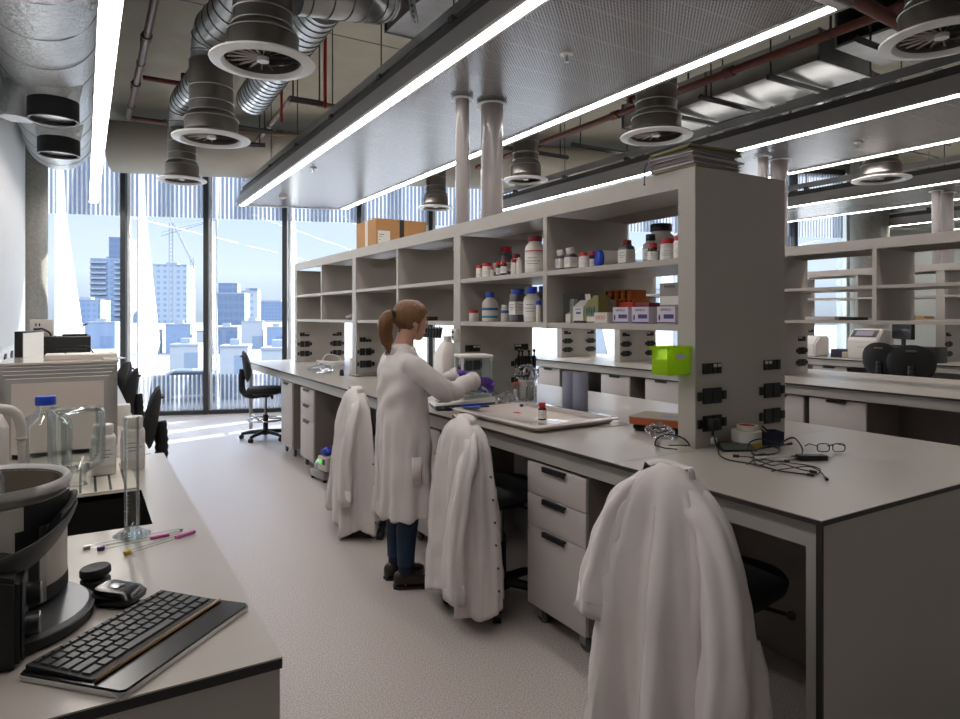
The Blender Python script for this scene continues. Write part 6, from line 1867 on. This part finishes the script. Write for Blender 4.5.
for s in (-1, 1):
    m.ball(H((-.010, s*.074, -.016)), .03, 14, 10, (.62, .22, 1.0), HR)            # ears
    m.ball(H((.062, s*.033, .014)), .02, 10, 8, (.7, 1.1, .5), HR)                 # brows
m.tube([H((-.02, 0, -.06)), (.01, 0, 1.37), (-.012, 0, 1.29)], [.05, .048, .058], 20)
m.lathe([(.05, .80), (.135, .86), (.132, .95), (.118, 1.05), (.130, 1.15), (.132, 1.22), (.10, 1.275), (.05, 1.31)], (0, 0, 0), 28, sx=.72, sy=1.05)
for s in (-1, 1):
    m.tube([(.0, s*.085, .86), (.005, s*.085, .62), (.01, s*.082, .46), (-.012, s*.080, .28), (-.015, s*.080, .10), (-.015, s*.080, .055)], [.085, .068, .050, .046, .034, .035], 18)
    m.tube([(-.03, s*.08, .04), (.06, s*.082, .03), (.13, s*.086, .025)], [.034, .03, .022], 12)
ARM = {-1: [(0, -.165, 1.235), (.095, -.215, 1.135), (.19, -.21, 1.08), (.305, -.155, 1.11), (.405, -.105, 1.13)],
       1: [(0, .165, 1.235), (.10, .21, 1.12), (.19, .19, 1.06), (.30, .12, 1.105), (.39, .055, 1.15)]}
for s in (-1, 1): m.tube(ARM[s], [.048, .042, .037, .033, .026], 16)
m = remeshed(m, .006, 5, .5)
O('body', m, m_skin, per, angle=180)
for s in (-1, 1): O('eye', M().ball(H((.073, s*.031, -.002)), .011, 12, 8), m_paper, per)
for s in (-1, 1): O('iris', M().ball(H((.0815, s*.032, -.003)), .0045, 10, 6), m_ink, per)
m = M()
for s in (-1, 1): m.tube([H((.084, s*.016, .020)), H((.083, s*.034, .024)), H((.070, s*.052, .018))], .003, 6)
O('eyebrows', m, m_hair, per)
m = M(); m.ball(H((.089, 0, -.063)), .012, 12, 8, (.35, 1.5, .55), HR); O('lips', m, m_lip, per)
# hair: cap of strands swept back to the band, with a tail
def hair_cap():
    m = M()
    nu, nv = 44, 26
    rings = []
    for j in range(nv+1):
        ring = []
        for i in range(nu+1):
            u = i/nu; v = j/nv
            lon = -PI + 2*PI*u                      # 0 is the face
            face = max(0, math.cos(lon))
            side = abs(math.sin(lon))
            low = -.062 - .02*max(0, -math.cos(lon)) + .118*face**1.1 + .035*max(0, math.cos(lon)+.25)*side
            low = min(low, .062)
            zt = .112
            z = zt + (low-zt)*v**1.0
            zz = (z-.022)/.092
            rr_ = math.sqrt(max(.0, 1-min(1, abs(zz))**2.3)) if zz > -1 else .35
            rr_ = max(rr_, .55) if z < -.02 else rr_
            if v < .02: rr_ = 0.0
            g = 1 + .020*math.sin(lon*23 + v*5) + .012*math.sin(lon*51 - v*9)
            ring.append(H(((-.014 + .103*rr_*math.cos(lon)*g), .0835*rr_*math.sin(lon)*g, z)))
        rings.append(ring)
    m.loft(rings, caps=False, closed=False)
    return m
h_ = O('hair', hair_cap(), m_hair, per, angle=180, weld=.0005)
sol = h_.modifiers.new('thickness', 'SOLIDIFY'); sol.thickness = .008; sol.offset = -.6
band = H((-.115, 0, .012))
m = M(); m.ring(tuple(band), .022, .009, axis=(-1, 0, -.25), seg=20); O('hair_band', m, m_black, per)
m = M()
m.tube([H((-.085, 0, .02)), tuple(band)], [.045, .022], 20)
tail = smooth_path([band, band+Vector((-.028, .008, -.015)), band+Vector((-.045, .012, -.065)), band+Vector((-.040, .010, -.125)), band+Vector((-.034, .004, -.175)), band+Vector((-.030, .0, -.205))], 6)
rw = [.02, .028, .034, .038, .042, .045, .047, .048, .049, .05, .05, .05, .05, .049, .048, .046, .044, .043, .041, .038, .036, .033, .029, .025, .021, .017, .013, .009, .006, .004, .003]
m.tube(tail, [rw[min(i, len(rw)-1)]*.82 for i in range(len(tail))], 30)
for v in m.bm.verts:
    a = math.atan2(v.co.y-band.y, v.co.x-band.x)
    n = noise.noise(Vector((v.co.x*60, v.co.y*60, v.co.z*7)))
    v.co += Vector((n*.010, noise.noise(Vector((v.co.x*55+9, v.co.y*55, v.co.z*8)))*.010, noise.noise(Vector((v.co.x*90, v.co.y*90, 3)))*.008))
O('ponytail', m, m_hair, per, angle=180)
rr = random.Random(9)
m = M()
for k in range(70):
    a = rr.uniform(0, 2*PI); q = rr.uniform(.6, 1.0)
    st = []
    for i in range(0, len(tail), 4):
        w_ = rw[min(i, len(rw)-1)]*.82*q*1.06
        p = tail[i]
        st.append(p + Vector((math.cos(a)*w_, math.sin(a)*w_, 0)) + Vector((rr.uniform(-1, 1), rr.uniform(-1, 1), 0))*.004)
    st.append(tail[-1] + Vector((rr.uniform(-.02, .02), rr.uniform(-.02, .02), rr.uniform(-.03, .02))))
    m.tube(smooth_path(st, 3), .0026, 4)
O('tail_strands', m, m_hair, per)
m = M()
for s, pts in ((-1, [(.066, .048), (.05, .066), (.02, .078), (-.01, .080)]),):
    pass
m.tube(smooth_path([H((.02, -.077, .02)), H((.012, -.080, -.03)), H((.010, -.076, -.075))], 5), .0022, 5)
m.tube(smooth_path([H((.03, -.073, .03)), H((.020, -.079, -.02)), H((.016, -.075, -.060))], 5), .0018, 5)
O('loose_strand', m, m_hair, per)

# lab coat as one shell
m = M()
prof = [(.395, .145, .212, .0), (.50, .142, .208, 0), (.65, .138, .202, .0), (.80, .136, .196, .0), (.92, .128, .186, .0), (1.0, .122, .182, -.002), (1.10, .122, .188, -.008), (1.18, .118, .192, -.010), (1.235, .104, .184, -.010), (1.27, .084, .150, -.008), (1.30, .066, .096, -.004), (1.325, .060, .074, .0)]
rings = []
NN = 96
for z, dx, dy, cx in prof:
    ring = []
    for k in range(NN):
        a = 2*PI*k/NN
        ca, sa = math.cos(a), math.sin(a)
        p_ = .80
        ring.append((cx + dx*math.copysign(abs(ca)**p_, ca), dy*math.copysign(abs(sa)**p_, sa), z))
    rings.append(ring)
m.loft(rings)
for s in (-1, 1):
    A = ARM[s]
    P = smooth_path([Vector((-.012, s*.125, 1.232)), Vector(A[0])+Vector((-.004, s*.004, -.008)), A[1], A[2], A[3], Vector(A[4])-Vector((.012, 0, 0))], 6)
    n = len(P)
    def rad(f): return .068 - .02*f if f < .25 else (.063 - .019*(f-.25)/.75)
    m.tube(P, [rad(i/(n-1)) for i in range(n)], 24)
    d = (P[-1]-P[-4]).normalized()
m = remeshed(m, .007, 6, .5)
m.bm.normal_update()
for v in m.bm.verts:
    p = v.co; a = math.atan2(p.y, p.x)
    arm = abs(p.y) > .19 or p.x > .135
    if not arm or p.z < .98:
        f = max(0, min(1, (1.02-p.z)/.6))
        dlt = .016*f*(.6-abs(math.sin(3.5*a+.6))**.8) + .009*f*math.sin(13*a-2*p.z) + .004*math.sin(a*5+p.z*9)*(1-f)
        dlt += .011*noise.noise(p*6) + .006*noise.noise(Vector((p.x*16, p.y*16, p.z*10)))
        # drag lines from the shoulder to the waist across the back
        dlt += .008*math.sin((p.z*1.0+p.y*.7)*40)*max(0, 1-abs(p.z-1.08)/.16)*max(0, min(1, -p.x*14))
    else:
        dlt = .009*(abs(math.sin(p.x*26 + p.z*17 + 4*p.y))**.7-.5) * max(0.15, 1-abs(p.x-.2)/.26) + .006*noise.noise(p*14) + .003*noise.noise(p*30)
    v.co = p + v.normal*dlt
lc = O('lab_coat', m, m_coat, per, angle=180)
# collar, back seam, vent, pocket, cuffs
m = M()
cr = []
for f, z, lo in ((.92, 1.30, 0), (.94, 1.338, 0), (1.0, 1.346, 0), (1.14, 1.328, .0), (1.36, 1.283, .02)):
    cr.append([Vector((.0 + .060*f*math.cos(a) - .004, .068*f*math.sin(a), z - .035*max(0, math.cos(a)))) for a in [R(38)+R(284)*k/36 for k in range(37)]])
m.loft(cr, caps=False, closed=False); c_ = O('collar', m, m_coat, lc, angle=180)
sd = c_.modifiers.new('t', 'SOLIDIFY'); sd.thickness = .004
m = M(); m.tube([(-.148, .0, .37), (-.149, 0, .55), (-.146, 0, .70)], .0022, 5); O('back_vent_seam', m, m_coatshade, lc)
m = M()
m.loft([[(.0+.056*i/6-.03, -.216+.004*abs(i-3)/3, z) for i in range(7)] for z in (.60, .74)], caps=False, closed=False); o = O('pocket', m, m_coat, lc, angle=180); sd = o.modifiers.new('t', 'SOLIDIFY'); sd.thickness = .012
for s in (-1, 1):
    A = ARM[s]; e = Vector(A[4]); d = (e-Vector(A[3])).normalized()
    m = M(); q = qmat(d)
    m.loft([[e - d*.045 + q @ Vector((math.cos(2*PI*k/28)*r_, math.sin(2*PI*k/28)*r_*1.05, 0)) + d*o_ for k in range(28)] for r_, o_ in ((.044, -.005), (.049, .0), (.050, .02), (.048, .034), (.042, .034), (.040, .0))], caps=False)
    O('cuff', m, m_coat, lc, angle=70)
# trousers, socks, shoes
for s in (-1, 1):
    m = M(); m.tube([(.004, s*.085, .60), (.01, s*.082, .46), (-.010, s*.080, .30), (-.014, s*.080, .20), (-.015, s*.080, .125)], [.075, .060, .057, .050, .045], 22); m.noise(.004, 18, s+3)
    O('trouser_leg', m, m_jeans, per)
    m = M(); m.tube([(-.015, s*.08, .14), (-.015, s*.08, .07)], [.041, .041], 18); O('sock', m, m_sock, per)
    yaw_ = R(-16) if s < 0 else R(6)
    m = M()
    sh = []
    for x, w_, h0, zc in ((-.075, .012, .03, .04), (-.07, .030, .075, .043), (-.045, .038, .095, .050), (-.01, .040, .098, .052), (.035, .043, .078, .044), (.08, .047, .060, .034), (.12, .046, .050, .030), (.15, .036, .042, .026), (.17, .014, .028, .020)):
        sh.append([(x, w_*math.cos(2*PI*k/20), max(.012, zc + h0*.5*math.sin(2*PI*k/20))) for k in range(20)])
    m.loft(sh); m.xf(Matrix.Translation((-.005, s*.08, 0)) @ Matrix.Rotation(yaw_, 4, 'Z'))
    sho = O('shoe', m, m_shoe, per, angle=60)
    m = M()
    m.loft([[(x, y*1.03, z) for x, y in [(-.078, -.02), (-.05, -.04), (.03, -.044), (.09, -.05), (.14, -.044), (.172, -.016), (.172, .016), (.14, .044), (.09, .05), (.03, .044), (-.05, .04), (-.078, .02)]] for z in (.0005, .014)])
    m.xf(Matrix.Translation((-.005, s*.08, 0)) @ Matrix.Rotation(yaw_, 4, 'Z')); O('sole', m, m_black, sho, angle=50)
    m = M()
    for i in range(3): m.tube([(.02+.02*i, -.02, .088-.008*i), (.03+.02*i, 0, .094-.008*i), (.02+.02*i, .02, .088-.008*i)], .0022, 5)
    m.xf(Matrix.Translation((-.005, s*.08, 0)) @ Matrix.Rotation(yaw_, 4, 'Z')); O('laces', m, m_sock, sho)
# gloved hands, fingers curled round what they hold
def hand(side):
    """x along the fingers, z out of the back of the hand, thumb on +y for the right hand"""
    th = 1 if side < 0 else -1
    m = M()
    m.loft([[(0, .022*math.cos(a), .016*math.sin(a)) for a in [2*PI*k/16 for k in range(16)]], [(.03, .034*math.cos(a), .017*math.sin(a)) for a in [2*PI*k/16 for k in range(16)]],
            [(.07, .041*math.cos(a), .016*math.sin(a)) for a in [2*PI*k/16 for k in range(16)]], [(.09, .039*math.cos(a), .013*math.sin(a)) for a in [2*PI*k/16 for k in range(16)]]])
    m.tube([(-.05, 0, 0), (.01, 0, 0)], [.031, .026], 16)
    for y, L, c in ((.030, .068, 42), (.010, .078, 48), (-.011, .072, 54), (-.030, .056, 60)):
        p = Vector((.082, y*th, 0)); a = R(c*.55); pts = [Vector((.06, y*th, 0)), p]; ln = (L*.45, L*.32, L*.25)
        for i, q in enumerate(ln):
            p = p + Vector((math.cos(a), (y*-.8)*th*.2, -math.sin(a)))*q; pts.append(p.copy()); a += R(c*.85)
        m.tube(pts, [.0098, .0098, .0095, .0086, .0072], 12); m.ball(pts[-1], .0074, 10, 8)
    pts = [Vector((.018, .020*th, -.004)), Vector((.045, .046*th, -.016)), Vector((.078, .048*th, -.034)), Vector((.100, .038*th, -.044))]
    m.tube(pts, [.014, .0125, .0105, .0085], 12); m.ball(pts[-1], .0086, 10, 8)
    return m
for s, rot in ((-1, (R(-35), R(12), R(14))), (1, (R(30), R(8), R(-28)))):
    e = Vector(ARM[s][4])
    m = hand(s)
    from mathutils import Euler
    m.xf(Matrix.Translation(e + Vector((.004, 0, .0))) @ Euler(rot).to_matrix().to_4x4())
    m = remeshed(m, .0032, 3, .4); m.noise(.0015, 60, 4)
    O('glove', m, m_glove, per, angle=180)
# ------------------------------------------------------------------ camera, daylight, exposure
cam = bpy.data.cameras.new('camera'); co = bpy.data.objects.new('camera', cam); C.objects.link(co)
cam.sensor_width = 36; cam.lens = 660/960*36
cam.shift_y = -43.5/960
cam.clip_end = 600; cam.clip_start = .02
co.location = (0, 0, 1.5); co.rotation_euler = (PI/2, 0, -math.atan(396/660))
sc.camera = co

w = bpy.data.worlds.new('sky'); sc.world = w; w.use_nodes = True
nt = w.node_tree
bg = nt.nodes['Background']
tc = nt.nodes.new('ShaderNodeTexCoord')
sp = nt.nodes.new('ShaderNodeSeparateXYZ'); nt.links.new(tc.outputs['Generated'], sp.inputs[0])
rp = nt.nodes.new('ShaderNodeValToRGB')
e = rp.color_ramp.elements
e[0].position = 0.0; e[0].color = (.40, .45, .52, 1)
e[1].position = .5; e[1].color = lin('#86a3d6')
el = e.new(.06); el.color = (.60, .68, .80, 1)
el = e.new(.2); el.color = (.45, .55, .76, 1)
el = e.new(.30); el.color = (.45, .58, .85, 1)
e[-1].color = (4.4, 5.2, 6.6, 1)
nt.links.new(sp.outputs['Z'], rp.inputs[0])
nz = nt.nodes.new('ShaderNodeTexNoise'); nz.inputs['Scale'].default_value = 3.5; nz.inputs['Detail'].default_value = 5
mp = nt.nodes.new('ShaderNodeMapping'); mp.inputs['Scale'].default_value = (1, 1, 4)
nt.links.new(tc.outputs['Generated'], mp.inputs[0]); nt.links.new(mp.outputs[0], nz.inputs['Vector'])
cr = nt.nodes.new('ShaderNodeValToRGB'); cr.color_ramp.elements[0].position = .5; cr.color_ramp.elements[1].position = .72
cr.color_ramp.elements[1].color = (.7, .7, .7, 1)
nt.links.new(nz.outputs['Fac'], cr.inputs[0])
mx = nt.nodes.new('ShaderNodeMix'); mx.data_type = 'RGBA'; mx.inputs[7].default_value = (.60, .64, .70, 1)
nt.links.new(cr.outputs[0], mx.inputs[0]); nt.links.new(rp.outputs[0], mx.inputs[6])
nt.links.new(mx.outputs[2], bg.inputs[0])
bg.inputs[1].default_value = SKY
s = bpy.data.lights.new('sun', 'SUN'); s.energy = SUN; s.angle = R(.6); s.color = (1, .95, .86)
so = bpy.data.objects.new('sun', s); C.objects.link(so)
el_, az = R(27), Vector((1.246, .419, 0)).normalized()
d = Vector((az.x*math.cos(el_), az.y*math.cos(el_), math.sin(el_)))
so.rotation_euler = (-d).to_track_quat('-Z', 'Y').to_euler()
so.location = (30, 20, 30)
sc.view_settings.view_transform = 'Standard'; sc.view_settings.look = 'None'
sc.view_settings.exposure = EXPO; sc.view_settings.gamma = 1
sc.view_settings.use_curve_mapping = False
sc.cycles.max_bounces = 10; sc.cycles.transparent_max_bounces = 24; sc.cycles.diffuse_bounces = 5
sc.cycles.use_denoising = True
sc.cycles.sample_clamp_indirect = 6
